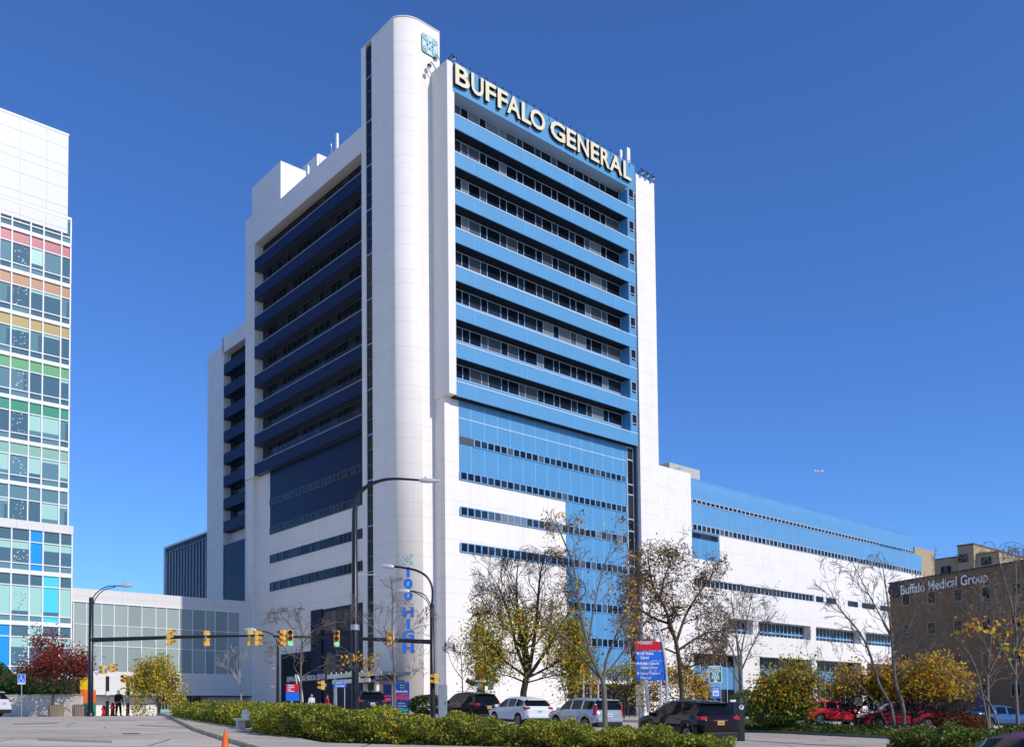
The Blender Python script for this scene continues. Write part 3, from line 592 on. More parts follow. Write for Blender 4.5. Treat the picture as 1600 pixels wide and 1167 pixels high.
def strip(name,A,B,dz,mt,n=40,k=6,kind='structure'):
    a=resamp(A,n); b=resamp(B,n); vs=[];fs=[]
    for p,q in zip(a,b):
        for j in range(k+1):
            X=p[0]+(q[0]-p[0])*j/k; Y=p[1]+(q[1]-p[1])*j/k; vs.append((X,Y,float(gz(X,Y))+dz))
    for i in range(n-1):
        for j in range(k): q=i*(k+1)+j; fs.append((q,q+1,q+k+2,q+k+1))
    m=MB(); m.add(vs,fs,mt,True); o=m.build(name); 
    if kind: o['kind']=kind
    return o
def offs(P,d):
    P=[np.array(p[:2],float) for p in P]; out=[]
    for i,p in enumerate(P):
        t=P[min(i+1,len(P)-1)]-P[max(i-1,0)]; t/=np.linalg.norm(t); out.append(p+np.array([t[1],-t[0]])*d)
    return out
def kerb(name,P,w_,h,mt,marks=None,n=60):
    a=resamp(P,n); b=resamp(offs(P,w_),n); m=MB(); vs=[];fs=[]
    for p,q in zip(a,b):
        z0=float(gz(*p)); z1=float(gz(*q)); vs+=[(p[0],p[1],z0-.1),(p[0],p[1],z0+h),(q[0],q[1],z1+h),(q[0],q[1],z1-.1)]
    for i in range(n-1):
        for j in range(3): fs.append((i*4+j,i*4+j+1,i*4+5+j,i*4+4+j))
    m.add(vs,fs,mt); m.add(vs[:4],[(0,1,2,3)],mt); m.add(vs[-4:],[(3,2,1,0)],mt); o=m.build(name); o['kind']='structure'
    if marks:
        m=MB()
        for i in marks:
            for d0,d1 in ((0,0),):
                p,q=a[i],b[i]; p2,q2=a[i+1],b[i+1]; f=.35
                P0=[p[0]-.0,p[1]]; 
                def L2(u,v,t): return (u[0]+(v[0]-u[0])*t,u[1]+(v[1]-u[1])*t)
                e=L2(p,p2,f); g=L2(q,q2,f); zz=lambda s:float(gz(*s))+h+.004
                nrm=np.array([p[0]-q[0],p[1]-q[1]]); nrm=nrm/np.linalg.norm(nrm)*.004
                pf=(p[0]+nrm[0],p[1]+nrm[1]); ef=(e[0]+nrm[0],e[1]+nrm[1])
                m.add([(*p,zz(p)),(*e,zz(e)),(*g,zz(g)),(*q,zz(q))],[(0,1,2,3)],yelp)
                m.add([(*pf,zz(p)),(*ef,zz(e)),(*ef,zz(e)-h+.01),(*pf,zz(p)-h+.01)],[(0,1,2,3)],yelp)
        o=m.build('kerb_paint_marks'); o['kind']='structure'
K=[hit(400,1172),hit(362,1160.5),hit(343,1154.5),hit(302,1141)]
K=[K[0]+(K[0]-K[1])*1.5]+K+[gp(266,56),gp(246,63)]
SB=[gp(560,28),hit(507,1166),hit(420,1148),gp(395,44),gp(340,52),gp(300,58),gp(285,64)]
strip('sidewalk',[p for p in K],[p for p in SB],.13,conc,60,8)
kerb('kerb',[p for p in K],.22,.15,kerbm,marks=range(2,58,4))
kr=[hit(1150,1142.5),hit(1280,1149),hit(1400,1155),hit(1520,1162)]; kr=[kr[0]+(kr[0]-kr[1])*.3]+kr+[kr[-1]+(kr[-1]-kr[-2])]
krp=[(p[0],p[1]) for p in kr]
strip('driveway',[(p[0],p[1]-.02) for p in kr],[(p[0]-1.5,p[1]-9) for p in kr],.02,drive,40,10)
strip('plant_bed',[(p[0],p[1]+.1) for p in kr],[(p[0]+1.5,p[1]+8.5) for p in kr],.06,soil,40,8)
kerb('kerb',[(p[0],p[1]+.15) for p in kr][::1],.18,.14,kerbd)
strip('lawn',[gp(1120,62),gp(1260,62)],[gp(1115,78),gp(1275,78)],.03,grassm,20,8)
strip('path',[gp(1110,57),gp(1280,57)],[gp(1120,60.5),gp(1260,60.5)],.03,conc,20,6)
for (x0,D0,x1,D1,w_) in ((60,34,175,33,1.3),(215,46,300,44,1.0),(20,47,90,48,1.6)): strip('asphalt_patch',[gp(x0,D0),gp(x1,D1)],[gp(x0,D0+w_),gp(x1,D1+w_)],.014,ground_mat('patched_asphalt',(.46,.40,.34),(.36,.31,.26),cracks=False) if 'patched_asphalt' not in M else M['patched_asphalt'],14,3)
mh=hit(205,1146); tag(MB().tube([(0,0,-.02),(0,0,.025)],.34,mat('cast_iron',(.05,.045,.04),.6,noise=.3,nscale=20),24).build('manhole_cover',None,mh),'round cast iron manhole cover in the asphalt lot','manhole cover')
strip('lot_edge_line',[gp(2,60.8),gp(75,61.5)],[gp(2,61.6),gp(75,62.3)],.02,yelp,10,2)
whl=mat('faded_line_paint',(.52,.52,.50),.8,noise=.2,nscale=6)
for i,(x0,d0,x1,d1) in enumerate(((97,58,108,51),)): strip('parking_line',[gp(x0,d0),gp(x1,d1)],[gp(x0,d0)+V3(.12,0,0),gp(x1,d1)+V3(.12,0,0)],.012,whl,20,2)
# ================================================================ HEDGES AND GROUND COVER
def leafm(name,col,k=.42):
    m=mat(name,col,.6,.25); n=m.node_tree; b=n.nodes['Principled BSDF']; t=n.nodes.new('ShaderNodeBsdfTranslucent'); t.inputs[0].default_value=(min(1,col[0]*1.25),min(1,col[1]*1.2),col[2]*.8,1)
    x=n.nodes.new('ShaderNodeMixShader'); x.inputs[0].default_value=k; n.links.new(b.outputs[0],x.inputs[1]); n.links.new(t.outputs[0],x.inputs[2]); n.links.new(x.outputs[0],n.nodes['Material Output'].inputs[0]); return m
lg1=leafm('leaf_green',(.13,.20,.03)); lg2=leafm('leaf_dark_green',(.055,.11,.022)); lg3=leafm('leaf_yellow_green',(.38,.40,.05)); lg4=leafm('leaf_yellow',(.78,.55,.05)); lg5=leafm('leaf_orange',(.72,.30,.04)); lg6=leafm('leaf_rust',(.32,.11,.03))
lr1=leafm('leaf_crimson',(.36,.04,.035)); lr2=leafm('leaf_maroon',(.14,.022,.025)); lbr=leafm('leaf_brown',(.24,.13,.05)); twigm=mat('hedge_interior',(.035,.03,.018),.9,noise=.4,nscale=12)
def pathpts(P,n,rng):
    P=np.array(P); L=np.concatenate([[0],np.cumsum(np.linalg.norm(np.diff(P[:,:2],axis=0),axis=1))]); t=rng.uniform(0,L[-1],n)
    out=np.stack([np.interp(t,L,P[:,k]) for k in range(P.shape[1])],1); ti=np.interp(t,L,np.arange(len(P)))
    i=np.clip(ti.astype(int),0,len(P)-2); tg=np.gradient(P[:,:2],axis=0); tg/=np.linalg.norm(tg,axis=1)[:,None]; f=(ti-i)[:,None]; d=tg[i]*(1-f)+tg[i+1]*f; d/=np.linalg.norm(d,axis=1)[:,None]; return out,d,t
def hedge(name,pts,wd,nleaf,size,label,seed,mats,wts,cat='hedge',wave=.12,kind=None,core=True):
    """pts: (px,D,ytop)"""
    rng=np.random.default_rng(seed); P=[]
    for px,D,yt in pts:
        p=at(px,yt,D); P.append([p[0],D,gz(p[0],D),p[2]])
    root=empty(name,(P[0][0],P[0][1],P[0][2]),0,label,cat) ; base=V3(P[0][0],P[0][1],P[0][2])
    c,d,t=pathpts(P,nleaf,rng); nr=np.stack([d[:,1],-d[:,0]],1)
    h=c[:,3]-c[:,2]; wv=wave*(np.sin(t*1.9)+.6*np.sin(t*4.3+1)+.5*np.sin(t*9.1+2)+rng.normal(0,.35,nleaf)); 
    side=rng.choice(4,nleaf,p=[.40,.38,.10,.12]); s=rng.uniform(-1,1,nleaf); q=rng.uniform(0,1,nleaf)
    off=np.where(side==0,s*wd/2,np.where(side==1,wd/2*(1+0*s),np.where(side==2,-wd/2,s*wd/2)))
    zz=np.where(side==0,1.0,np.where(side==3,q,q**.8))
    edge=1-.18*np.abs(off/(wd/2))**4
    bump=rng.normal(0,.07,nleaf)+.10*np.sin(t*3.1+zz*5)+.06*np.sin(t*7.7-zz*9)
    off=off+np.where(side==1,bump*1.3-.30*(1-q)**1.5,np.where(side==2,-bump,0))
    z=c[:,2]+h*zz*edge+np.where(side==0,wv,wv*zz)
    cs=np.stack([c[:,0]+nr[:,0]*off,c[:,1]+nr[:,1]*off,z],1)-base
    # flatten ends
    pat=.5+.32*np.sin(t*.83+seed)+.25*np.sin(t*2.1+zz*2.5+seed*2)+rng.normal(0,.12,nleaf); o_=leafcloud('foliage',cs,size,mats,rng,root,wts)
    if len(mats)==5:
        u_=rng.random(nleaf); ix=np.where(u_<np.clip(.62-.42*pat,.1,.8),rng.choice([0,1],nleaf,p=[.7,.3]),np.where(u_<.90,rng.choice([2,0,3],nleaf,p=[.62,.2,.18]),np.where(pat>.8,3,rng.choice([3,4],nleaf,p=[.45,.55]))))
        o_.data.polygons.foreach_set('material_index',ix.astype(np.int32))
    if core:
        m=MB(base); n=30; a=resamp([(p[0],p[1]) for p in P],n); Lt=[np.interp(i/(n-1),np.linspace(0,1,n),np.arange(n)) for i in range(n)]
        A=np.array(a); Pn=np.array(P); LL=np.concatenate([[0],np.cumsum(np.linalg.norm(np.diff(Pn[:,:2],axis=0),axis=1))]); tt=np.linspace(0,LL[-1],n); zt=np.interp(tt,LL,Pn[:,3])
        l=offs(a,wd/2-.42); r_=offs(a,-wd/2+.22); vs=[];fs=[]
        for i in range(n):
            g1_=gz(*l[i])-.1; g2_=gz(*r_[i])-.1; ht=zt[i]-.16; vs+=[(l[i][0],l[i][1],g1_),(l[i][0],l[i][1],ht-.12),(a[i][0],a[i][1],ht),(r_[i][0],r_[i][1],ht-.12),(r_[i][0],r_[i][1],g2_)]
        for i in range(n-1):
            for j in range(4): fs.append((i*5+j,i*5+j+1,i*5+6+j,i*5+5+j))
        m.add(vs,fs,twigm,True); m.add(vs[:5],[(0,1,2,3,4)],twigm); m.add(vs[-5:],[(0,1,2,3,4)],twigm); m.build('branches',root)
    return root
hm=[lg1,lg2,lg3,lg4,lg6]
hedge('hedge',[(434,39.5,1105),(460,37,1105),(520,35.3,1109),(600,34.5,1114),(700,34,1121),(800,33.5,1128),(900,33,1133),(1000,32.5,1140),(1080,32,1146),(1142,31.5,1155)],2.3,46000,.10,'long low green and yellow hedge across the front with trees growing behind it',1,hm,[.36,.14,.30,.13,.07])
hedge('hedge',[(302,57,1102),(340,51,1101),(385,46,1101),(432,42,1104)],2.6,17000,.12,'yellow green hedge behind the concrete bench at the bend of the sidewalk',2,hm,[.30,.12,.32,.17,.09])
# ivy bed
def cover(name,A,B,n,h,size,mats,wts,seed,label,cat):
    rng=np.random.default_rng(seed); A=np.array(resamp(A,50)); B=np.array(resamp(B,50)); t=rng.uniform(0,49,n); i=np.clip(t.astype(int),0,48); f=(t-i)[:,None]; s=rng.uniform(0,1,n)[:,None]
    p=(A[i]*(1-f)+A[i+1]*f)*(1-s)+(B[i]*(1-f)+B[i+1]*f)*s
    hh=h*(.55+.45*np.sin(p[:,0]*1.3)*np.sin(p[:,1]*1.7+1)+rng.uniform(-.3,.35,n)); z=gz(p[:,0],p[:,1])+.03+np.clip(hh,.02,None)*rng.uniform(.3,1,n)
    cs=np.stack([p[:,0],p[:,1],z],1); o=leafcloud(name,cs,size,mats,rng,None,wts,.3); tag(o,label,cat,kind='stuff'); return o
cover('ivy_ground_cover',[(p[0],p[1]+.45) for p in kr],[(p[0]+1.5,p[1]+7.5) for p in kr],26000,.42,.15,[lg2,lg1,lg3],[.5,.38,.12],5,'dark green ivy filling the bed behind the kerb','ground cover')
def shrub(px,D,w_,h,mats,wts,n,size,label,seed,name='shrub'):
    rng=np.random.default_rng(seed); b=gp(px,D); root=empty(name,b,0,label,'shrub'); k=rng.normal(size=(14,3)); k/=np.linalg.norm(k,axis=1)[:,None]; k[:,2]=np.abs(k[:,2])
    a=rng.normal(size=(n,3)); a/=np.linalg.norm(a,axis=1)[:,None]; r_=rng.uniform(.55,1,n)**.6; bumps=np.max(a@k.T,axis=1); r_*=.72+.3*bumps
    cs=a*r_[:,None]*[w_/2,w_/2*.8,h/2]+[0,0,h/2]; cs=cs[cs[:,2]>.02]; leafcloud('foliage',cs,size,mats,rng,root,wts)
    m=MB()
    for i in range(9): th=rng.uniform(0,6.28); m.tube([(0,0,0),(math.cos(th)*w_*.12,math.sin(th)*w_*.12,h*.35),(math.cos(th)*w_*.3,math.sin(th)*w_*.3,h*.72)],[.03,.02,.008],twigm,5)
    m.build('stem',root); return root
shrub(668,66,2.9,1.7,[lg1,lg3,lg2,lbr],[.35,.3,.2,.15],3500,.16,'rounded olive green shrub at the foot of the rounded tower',11)
shrub(1172,70,3.4,2.4,[lg2,lg1],[.6,.4],3500,.18,'dark green shrub on the small lawn left of the small blue and white sign',12)
shrub(1500,46,3.0,1.15,[lr2,lr1,lbr,lg2],[.4,.2,.25,.15],4200,.13,'low maroon shrub between the dark red car and the blue sedan',13)
shrub(1215,46,3.2,2.2,[lg2,lg1,lg3],[.45,.35,.2],4500,.14,'green bush in the ivy bed under the yellow tree',14)
hedge('hedge',[(1405,27,1147),(1450,26.5,1143),(1520,26,1140),(1640,25.5,1138)],2.2,14000,.10,'dark green hedge in the lower right corner behind the parked car',15,[lg2,lg1,lg6,lg3],[.55,.2,.15,.1])
hedge('evergreen_hedge',[(-30,72,1050),(0,72,1047),(30,72,1056),(70,72,1062),(105,72,1068),(125,72,1080)],3.0,15000,.22,'dark evergreen hedge behind the low concrete wall',16,[lg2,mat('leaf_conifer',(.025,.06,.02),.7),lg1],[.5,.35,.15],wave=.35)
rl=np.random.default_rng(77); n_=2600; Xl=rl.uniform(-22,22,n_); Yl=rl.uniform(26,60,n_); pk_l=np.abs(Xl+9-(Yl-30)*-.35)<rl.exponential(3.0,n_); Xl=Xl[pk_l]; Yl=Yl[pk_l]
zl_=gz(Xl,Yl)+.03+.13*0; al=rl.uniform(0,6.28,len(Xl)); sz=rl.uniform(.03,.06,len(Xl))[:,None]
fl_=quads_obj('fallen_leaves',np.stack([Xl,Yl,zl_],1),np.stack([np.cos(al),np.sin(al),al*0+.15],1)*sz,np.stack([-np.sin(al),np.cos(al),al*0+.1],1)*sz*.8,[lbr,lg5,lg4],rl.integers(0,3,len(Xl))); tag(fl_,'scattered dry fallen leaves on the asphalt near the kerb','fallen leaves',kind='stuff')
# ================================================================ TREES
bk1=mat('bark_grey',(.17,.145,.12),.9,noise=.3,nscale=9,bump=.6); bk2=mat('bark_dark',(.05,.038,.03),.9,noise=.3,nscale=9,bump=.6); bk3=mat('bark_pale',(.33,.30,.25),.85,noise=.25,nscale=9,bump=.5); bk4=mat('bark_brown',(.095,.065,.045),.9,noise=.3,nscale=9,bump=.6)
def tube_arc_(pts,n=6):
    P=[np.array(p,float) for p in pts]; P=[2*P[0]-P[1]]+P+[2*P[-1]-P[-2]]; out=[]
    for i in range(1,len(P)-2):
        for t in np.linspace(0,1,n,endpoint=False): out.append(.5*((2*P[i])+(-P[i-1]+P[i+1])*t+(2*P[i-1]-5*P[i]+4*P[i+1]-P[i+2])*t*t+(-P[i-1]+3*P[i]-3*P[i+1]+P[i+2])*t**3))
    out.append(P[-2]); return out
def tree(name,label,px,D,ytop,wpx,bark,seed,low=0,fork=.3,levels=5,tr=.12,leaves=None,group=None,dz=0,ybase=None,lean=0,sx=0,curl=.25,split=3,upw=.35,gnarl=0,twig=.011,paths=None,Lsub=.16,ybot=1075):
    """leaves: list of dict(n,size,mats,w,z0,z1,clump,fill)"""
    rng=np.random.default_rng(seed); b=gp(px,D); b[2]+=dz; t=at(px,ytop,D); Ht=t[2]-b[2]; Rw=wpx/FPX*D/2; root=empty(name,b,0,label,'tree',group)
    m=MB(); tips=[]; nodes=[]; pcx=(sum(q[0] for P_ in paths for q in P_[0])/sum(len(P_[0]) for P_ in paths)-px)/FPX*D if paths else 0
    def env(p): # keep inside the crown envelope
        z=p[2]/Ht; return z
    def grow(p,d,L,r,lev):
        n=3 if lev<levels-1 else 2; pts=[p]; rs=[r]; dd=d.copy(); q=p.copy()
        for i in range(n):
            dd=dd+rng.normal(0,(curl*(1+gnarl*lev*.3) if lev else .05),3)*.6; 
            if lev>0: dd[2]+=upw*.25
            x=q[0]; 
            if abs(x-pcx)>Rw*.9: dd[0]-=np.sign(x-pcx)*.5
            if abs(q[1])>Rw*.9: dd[1]-=np.sign(q[1])*.5
            if q[2]>Ht*.93: dd[2]-=.6
            if q[2]<Ht*fork*.75 and lev>0: dd[2]+=.4
            dd/=np.linalg.norm(dd); q=q+dd*L/n; pts.append(q.copy()); rs.append(r*(1-.42*(i+1)/n))
        m.tube(pts,rs,bark,7 if lev==0 else (6 if lev<3 else 4),cap=lev==0); nodes.append(pts[1])
        if lev>=levels: tips.append(q); return
        if lev>=levels-2: tips.append(q)
        k=split+(rng.random()<.5)+(0 if lev else 1)
        for j in range(k):
            th=rng.uniform(0,6.28); sp=rng.uniform(.35,.85)*(1.15 if lev==0 else 1)
            u=np.cross(dd,V3(0,0,1) if abs(dd[2])<.9 else V3(1,0,0)); u/=np.linalg.norm(u); v=np.cross(dd,u)
            nd=dd*math.cos(sp)+(u*math.cos(th+j*2.1)+v*math.sin(th+j*2.1))*math.sin(sp); s=pts[-1] if j<2 or lev==0 else pts[-2]
            if lev==0 and j>=2: s=pts[-1]
            grow(s,nd/np.linalg.norm(nd),L*rng.uniform(.62,.86)*(1 if lev else lf),max(r*rng.uniform(.48,.66),twig),lev+1)
    def limbs():
        for j in range(low):
            z=tl*rng.uniform(.75,1.3)+Ht*.12*(j%3)*.6; th=j*2.4+rng.uniform(-.4,.4); d=V3(math.cos(th),math.sin(th)*.8,rng.uniform(.1,.5)); grow(V3(0,0,z),d/np.linalg.norm(d),Rw*rng.uniform(.42,.62),tr*.42,2)
    tl=Ht*fork; tot=sum(.74**i for i in range(levels)); lf=(Ht-tl)/tot/tl*1.12
    if paths:
        lf=1.0
        for P_,r0,r1,sub in paths:
            Q=[]
            for k_,(x_,y_) in enumerate(P_): q=at(x_,y_,D)-b; Q.append(V3(q[0],rng.normal(0,.12*k_) if k_ and sub else 0,q[2]))
            if P_[0][1]>ybot: Q[0][2]=-.05
            Q=tube_arc_(Q,5); m.tube(Q,list(np.linspace(r0,r1,len(Q))),bark,7,cap=False)
            n_=len(Q); Lt=sum(np.linalg.norm(Q[i+1]-Q[i]) for i in range(n_-1))
            sub=int(sub*1.5+.5)
            for j in range(sub):
                t_=.25+.75*(j+rng.uniform(0,.8))/max(1,sub); i=min(n_-2,int(t_*(n_-1))); tg=Q[i+1]-Q[i]; tg/=np.linalg.norm(tg); e=rng.normal(size=3); e-=e@tg*tg; e/=np.linalg.norm(e)
                sp=rng.uniform(.5,1.0); d=tg*math.cos(sp)+e*math.sin(sp); grow(Q[i],d,Lsub*Ht*rng.uniform(.6,1.1)*(1.1-.5*t_),max(twig,(r0+(r1-r0)*t_)*.5),max(1,levels-3))
            grow(Q[-1],(Q[-1]-Q[-2])/np.linalg.norm(Q[-1]-Q[-2]),Lsub*Ht*.8,r1,max(1,levels-3))
    else:
        grow(V3(0,0,-.05),V3(lean,0,1),tl+.05,tr,0)
        for j in range(low):
            z=tl*rng.uniform(.75,1.3)+Ht*.12*(j%3)*.6; th=j*2.4+rng.uniform(-.4,.4); d=V3(math.cos(th),math.sin(th)*.8,rng.uniform(.1,.5)); grow(V3(0,0,z),d/np.linalg.norm(d),Rw*rng.uniform(.42,.62),tr*.42,2)
    # fit crown to the wanted height/width
    A=np.array(m.v); zmx=A[:,2].max(); hw=np.percentile(np.abs(A[:,0]),98.5); sxk=Rw/hw; szk=(Ht-tl)/(zmx-tl)
    if paths: sxk=szk=1
    def fit(P):
        P=np.array(P,float).copy(); up=np.clip((P[:,2]-tl*.9)/(Ht*.12),0,1)
        P[:,0]=P[:,0]*(1+(sxk-1)*up)+sx*up; P[:,1]*=1+(sxk-1)*up
        P[:,2]=np.where(P[:,2]>tl,tl+(P[:,2]-tl)*szk,P[:,2]); return P
    m.v=[tuple(p) for p in fit(A)]
    m.build('trunk',root); tp=fit(tips) if tips else np.zeros((0,3)); nd=fit(nodes)
    for Lf in (leaves or []):
        src=nd if Lf.get('nodes') else tp; T_=src[(src[:,2]>Ht*Lf.get('z0',0))&(src[:,2]<Ht*Lf.get('z1',1))]
        if 'x0' in Lf: T_=T_[(T_[:,0]>Lf['x0']*Rw)&(T_[:,0]<Lf['x1']*Rw)]
        if Lf.get('pick'): T_=T_[rng.random(len(T_))<Lf['pick']]
        if len(T_)==0: continue
        c=T_[rng.integers(0,len(T_),Lf['n'])]+rng.normal(0,Lf.get('clump',.25),(Lf['n'],3))
        leafcloud('crown',c,Lf['size'],Lf['mats'],rng,root,Lf.get('w'))
    return root
tree('red_maple','maple with crimson foliage growing out of a planter before the left hospital',82,66,980,88,bk4,21,low=7,fork=.22,levels=5,tr=.10,dz=.9,split=3,upw=.05,
  leaves=[dict(n=4800,size=.18,mats=[lr1,lr2,lg6],w=[.55,.33,.12],z0=.40,clump=.3),dict(n=2600,size=.18,mats=[lr2,lg2,lr1],w=[.45,.4,.15],z0=.36,z1=.5,clump=.24)])
tree('ornamental_tree','small rounded tree with yellow green leaves beside the parking lot crest',248,63,1020,66,bk1,22,low=7,fork=.16,levels=5,tr=.07,upw=.2,leaves=[dict(n=8500,size=.17,mats=[lg4,lg3,lg1,lg5],w=[.35,.36,.2,.09],z0=.05,clump=.28)])
tree('bare_tree','small pale leafless tree behind the bench hedge against the link building',377,58,1004,70,bk3,23,fork=.42,levels=4,tr=.065,split=2,upw=.5,twig=.014)
tree('bare_tree','leafless young tree with reddish buds left of the tall black lamp post',471,52,940,128,bk1,24,paths=[([(471,1100),(469,1040),(471,985),(462,950)],.07,.02,6),([(470,1010),(490,985),(512,975)],.035,.014,3),([(470,1058),(500,1040),(540,1030)],.03,.012,4),([(470,1000),(452,975),(440,962)],.03,.012,3),([(471,1030),(445,1018),(425,1012)],.022,.010,3)],Lsub=.11,fork=.40,levels=5,tr=.075,split=2,upw=.2,twig=.012,leaves=[dict(n=500,size=.07,mats=[lr1,lr2],clump=.14,pick=.5)])
tree('bare_tree','slim leafless tree with a few orange leaves in front of the rounded tower',616,46,893,142,bk1,25,paths=[([(617,1119),(616,1050),(613,990),(614,930),(615,905)],.075,.014,5),([(614,1010),(590,985),(562,965)],.03,.011,4),([(614,1005),(640,985),(668,975)],.03,.011,3),([(615,1070),(600,1055),(575,1048)],.022,.01,3),([(616,1085),(632,1072),(645,1045)],.02,.01,2)],Lsub=.09,fork=.33,levels=5,tr=.085,split=2,upw=.35,twig=.011,leaves=[dict(n=200,size=.07,mats=[lr1,lr2],clump=.1,pick=.3),dict(n=170,size=.16,mats=[lg4,lg5],clump=.2,z1=.5,x0=-1,x1=-.3,pick=.3)])
tree('bare_tree','thin bare sapling standing before the white wall above the dark SUV',724,66,998,56,bk2,26,paths=[([(724,1085),(722,1050),(720,1010)],.05,.015,4),([(722,1060),(708,1040),(700,1020)],.03,.012,2),([(722,1050),(735,1035),(742,1022)],.03,.012,2)],Lsub=.16,fork=.36,levels=4,tr=.05,split=2,upw=.3,twig=.014)
tree('half_bare_tree','broad tree with yellow green leaves below and bare twigs at its top',816,60,850,176,bk2,27,low=9,paths=[([(818,1092),(817,1052)],.24,.20,0),([(817,1055),(800,1010),(785,950),(770,915)],.14,.03,8),([(817,1055),(806,990),(800,920),(803,868)],.14,.02,9),([(819,1052),(830,980),(836,905),(845,862)],.15,.02,9),([(820,1055),(850,1010),(880,960),(905,930)],.13,.03,8),([(818,1058),(780,1030),(750,990),(730,975)],.09,.015,7),([(820,1058),(862,1035),(900,1010)],.09,.02,7),([(818,1066),(790,1056),(762,1050)],.06,.015,5),([(820,1066),(855,1056),(890,1050)],.06,.015,5),([(812,1020),(780,975),(745,948)],.07,.014,5)],Lsub=.13,fork=.17,levels=6,tr=.20,split=3,upw=.3,twig=.012,sx=.3,
  leaves=[dict(n=8000,size=.18,mats=[lg4,lg3,lg1,lg5],w=[.36,.34,.20,.10],z0=.08,z1=.60,clump=.34,pick=.85),dict(n=4200,size=.18,mats=[lg4,lg3,lg1,lg5],w=[.36,.34,.20,.10],z0=.16,z1=.52,clump=.42,nodes=1),dict(n=1200,size=.15,mats=[lg5,lbr,lg4],z0=.5,z1=.75,clump=.3,pick=.4)])
tree('tall_forked_tree','tall forked tree with sparse orange leaves in front of the silver hatchback',946,38,790,150,bk1,28,paths=[([(946,1146),(945,1100),(943,1060)],.12,.10,0),([(943,1062),(925,1005),(912,940),(905,880),(880,830),(872,800)],.075,.014,8),([(944,1062),(962,1010),(985,960),(1000,925)],.06,.014,5),([(943,1064),(905,1010),(880,985),(860,965)],.05,.012,4),([(927,1010),(935,950),(950,890),(965,850)],.04,.012,5),([(946,1058),(980,1020),(1005,985)],.04,.012,4)],Lsub=.09,fork=.25,levels=6,tr=.12,split=2,upw=.5,sx=-.2,twig=.010,leaves=[dict(n=520,size=.15,mats=[lg4,lg5,lbr],clump=.16,pick=.14),dict(n=900,size=.07,mats=[lbr,lg6],clump=.2,pick=.5)])
tree('gnarled_tree','large gnarled tree with hanging brown seed pods behind the wayfinding sign',1052,58,838,178,bk4,29,low=3,paths=[([(1068,1096),(1062,1040),(1056,1000)],.15,.13,0),([(1057,1005),(1040,955),(1022,915),(1012,868)],.11,.035,7),([(1057,1002),(1072,960),(1092,928),(1112,900)],.10,.035,6),([(1048,975),(1015,962),(985,940),(975,915)],.09,.03,7),([(1060,1015),(1100,990),(1130,985)],.09,.025,6),([(1030,935),(1040,900),(1050,875)],.07,.03,6),([(1056,1020),(1020,1005),(990,1000)],.07,.02,6),([(1062,1045),(1095,1035),(1120,1015)],.06,.02,5)],Lsub=.13,fork=.30,levels=6,tr=.22,split=3,upw=.1,curl=.5,gnarl=1,twig=.014,leaves=[dict(n=3600,size=.17,mats=[lbr,lg6,lg5,lg4],w=[.38,.32,.2,.10],z0=.25,clump=.28,pick=.5),dict(n=900,size=.14,mats=[bk2,lbr],w=[.6,.4],z0=.6,clump=.3)])
tree('bare_tree','twiggy bare tree directly behind the green pay here sign',1158,46,905,140,bk1,30,low=4,paths=[([(1159,1124),(1157,1070),(1156,1040)],.09,.08,0),([(1156,1042),(1150,985),(1142,930)],.06,.014,6),([(1156,1045),(1135,1000),(1108,955)],.05,.012,6),([(1157,1050),(1180,1000),(1203,958)],.05,.012,6),([(1156,1030),(1168,975),(1176,925)],.045,.012,5),([(1158,1075),(1140,1045),(1118,1030)],.03,.01,4)],Lsub=.12,fork=.30,levels=6,tr=.09,split=2,upw=.35,twig=.010,leaves=[dict(n=800,size=.07,mats=[lbr],clump=.1)])
tree('small_yellow_tree','small yellow leaved tree seen behind the wayfinding sign legs',1062,62,1030,96,bk2,31,low=5,fork=.2,levels=5,tr=.07,upw=.1,leaves=[dict(n=3000,size=.18,mats=[lg4,lg5,lbr,lg3],w=[.35,.3,.2,.15],clump=.28)])
tree('small_yellow_tree','small yellow tree between the forked trunk and the wayfinding sign',975,72,1018,80,bk2,32,fork=.25,levels=5,tr=.07,upw=.1,leaves=[dict(n=1700,size=.19,mats=[lg4,lg3,lbr],w=[.4,.35,.25],clump=.3)])
tree('crab_apple_tree','dense golden crab apple tree left of the bright red car',1224,46,1024,92,bk2,33,low=8,fork=.18,levels=5,tr=.09,upw=.05,leaves=[dict(n=6500,size=.16,mats=[lg4,lg3,lg5,lg1,lbr],w=[.32,.26,.13,.17,.12],z0=.2,clump=.26)])
tree('crab_apple_tree','golden orange tree spreading above the dark red car',1425,47,1022,160,bk2,34,low=9,fork=.2,levels=6,tr=.10,upw=.0,sx=.0,leaves=[dict(n=9000,size=.17,mats=[lg4,lg5,lg3,lbr],w=[.40,.26,.18,.16],z0=.50,clump=.2)])
tree('crab_apple_tree','golden brown small tree between the bright red car and the dark red car',1338,48,1034,84,bk2,35,low=6,fork=.25,levels=5,tr=.08,upw=.0,leaves=[dict(n=4200,size=.16,mats=[lg4,lbr,lg5,lg1],w=[.35,.3,.2,.15],z0=.52,clump=.18)])
tree('bare_tree','tall bare twin stemmed tree standing before the corner of the brown building',1409,43,850,240,bk1,36,low=3,paths=[([(1412,1136),(1409,1050),(1402,960),(1392,890)],.105,.018,9),([(1400,1134),(1388,1070),(1360,1000),(1325,950),(1305,925)],.085,.016,9),([(1408,1040),(1430,980),(1458,920)],.05,.012,6),([(1405,990),(1375,940),(1350,885)],.045,.012,6),([(1395,1085),(1340,1050),(1300,1035)],.035,.011,5),([(1409,1060),(1450,1030),(1480,1000)],.035,.011,5)],Lsub=.10,fork=.18,levels=6,tr=.10,split=2,upw=.4,sx=-.4,twig=.010,lean=-.02)
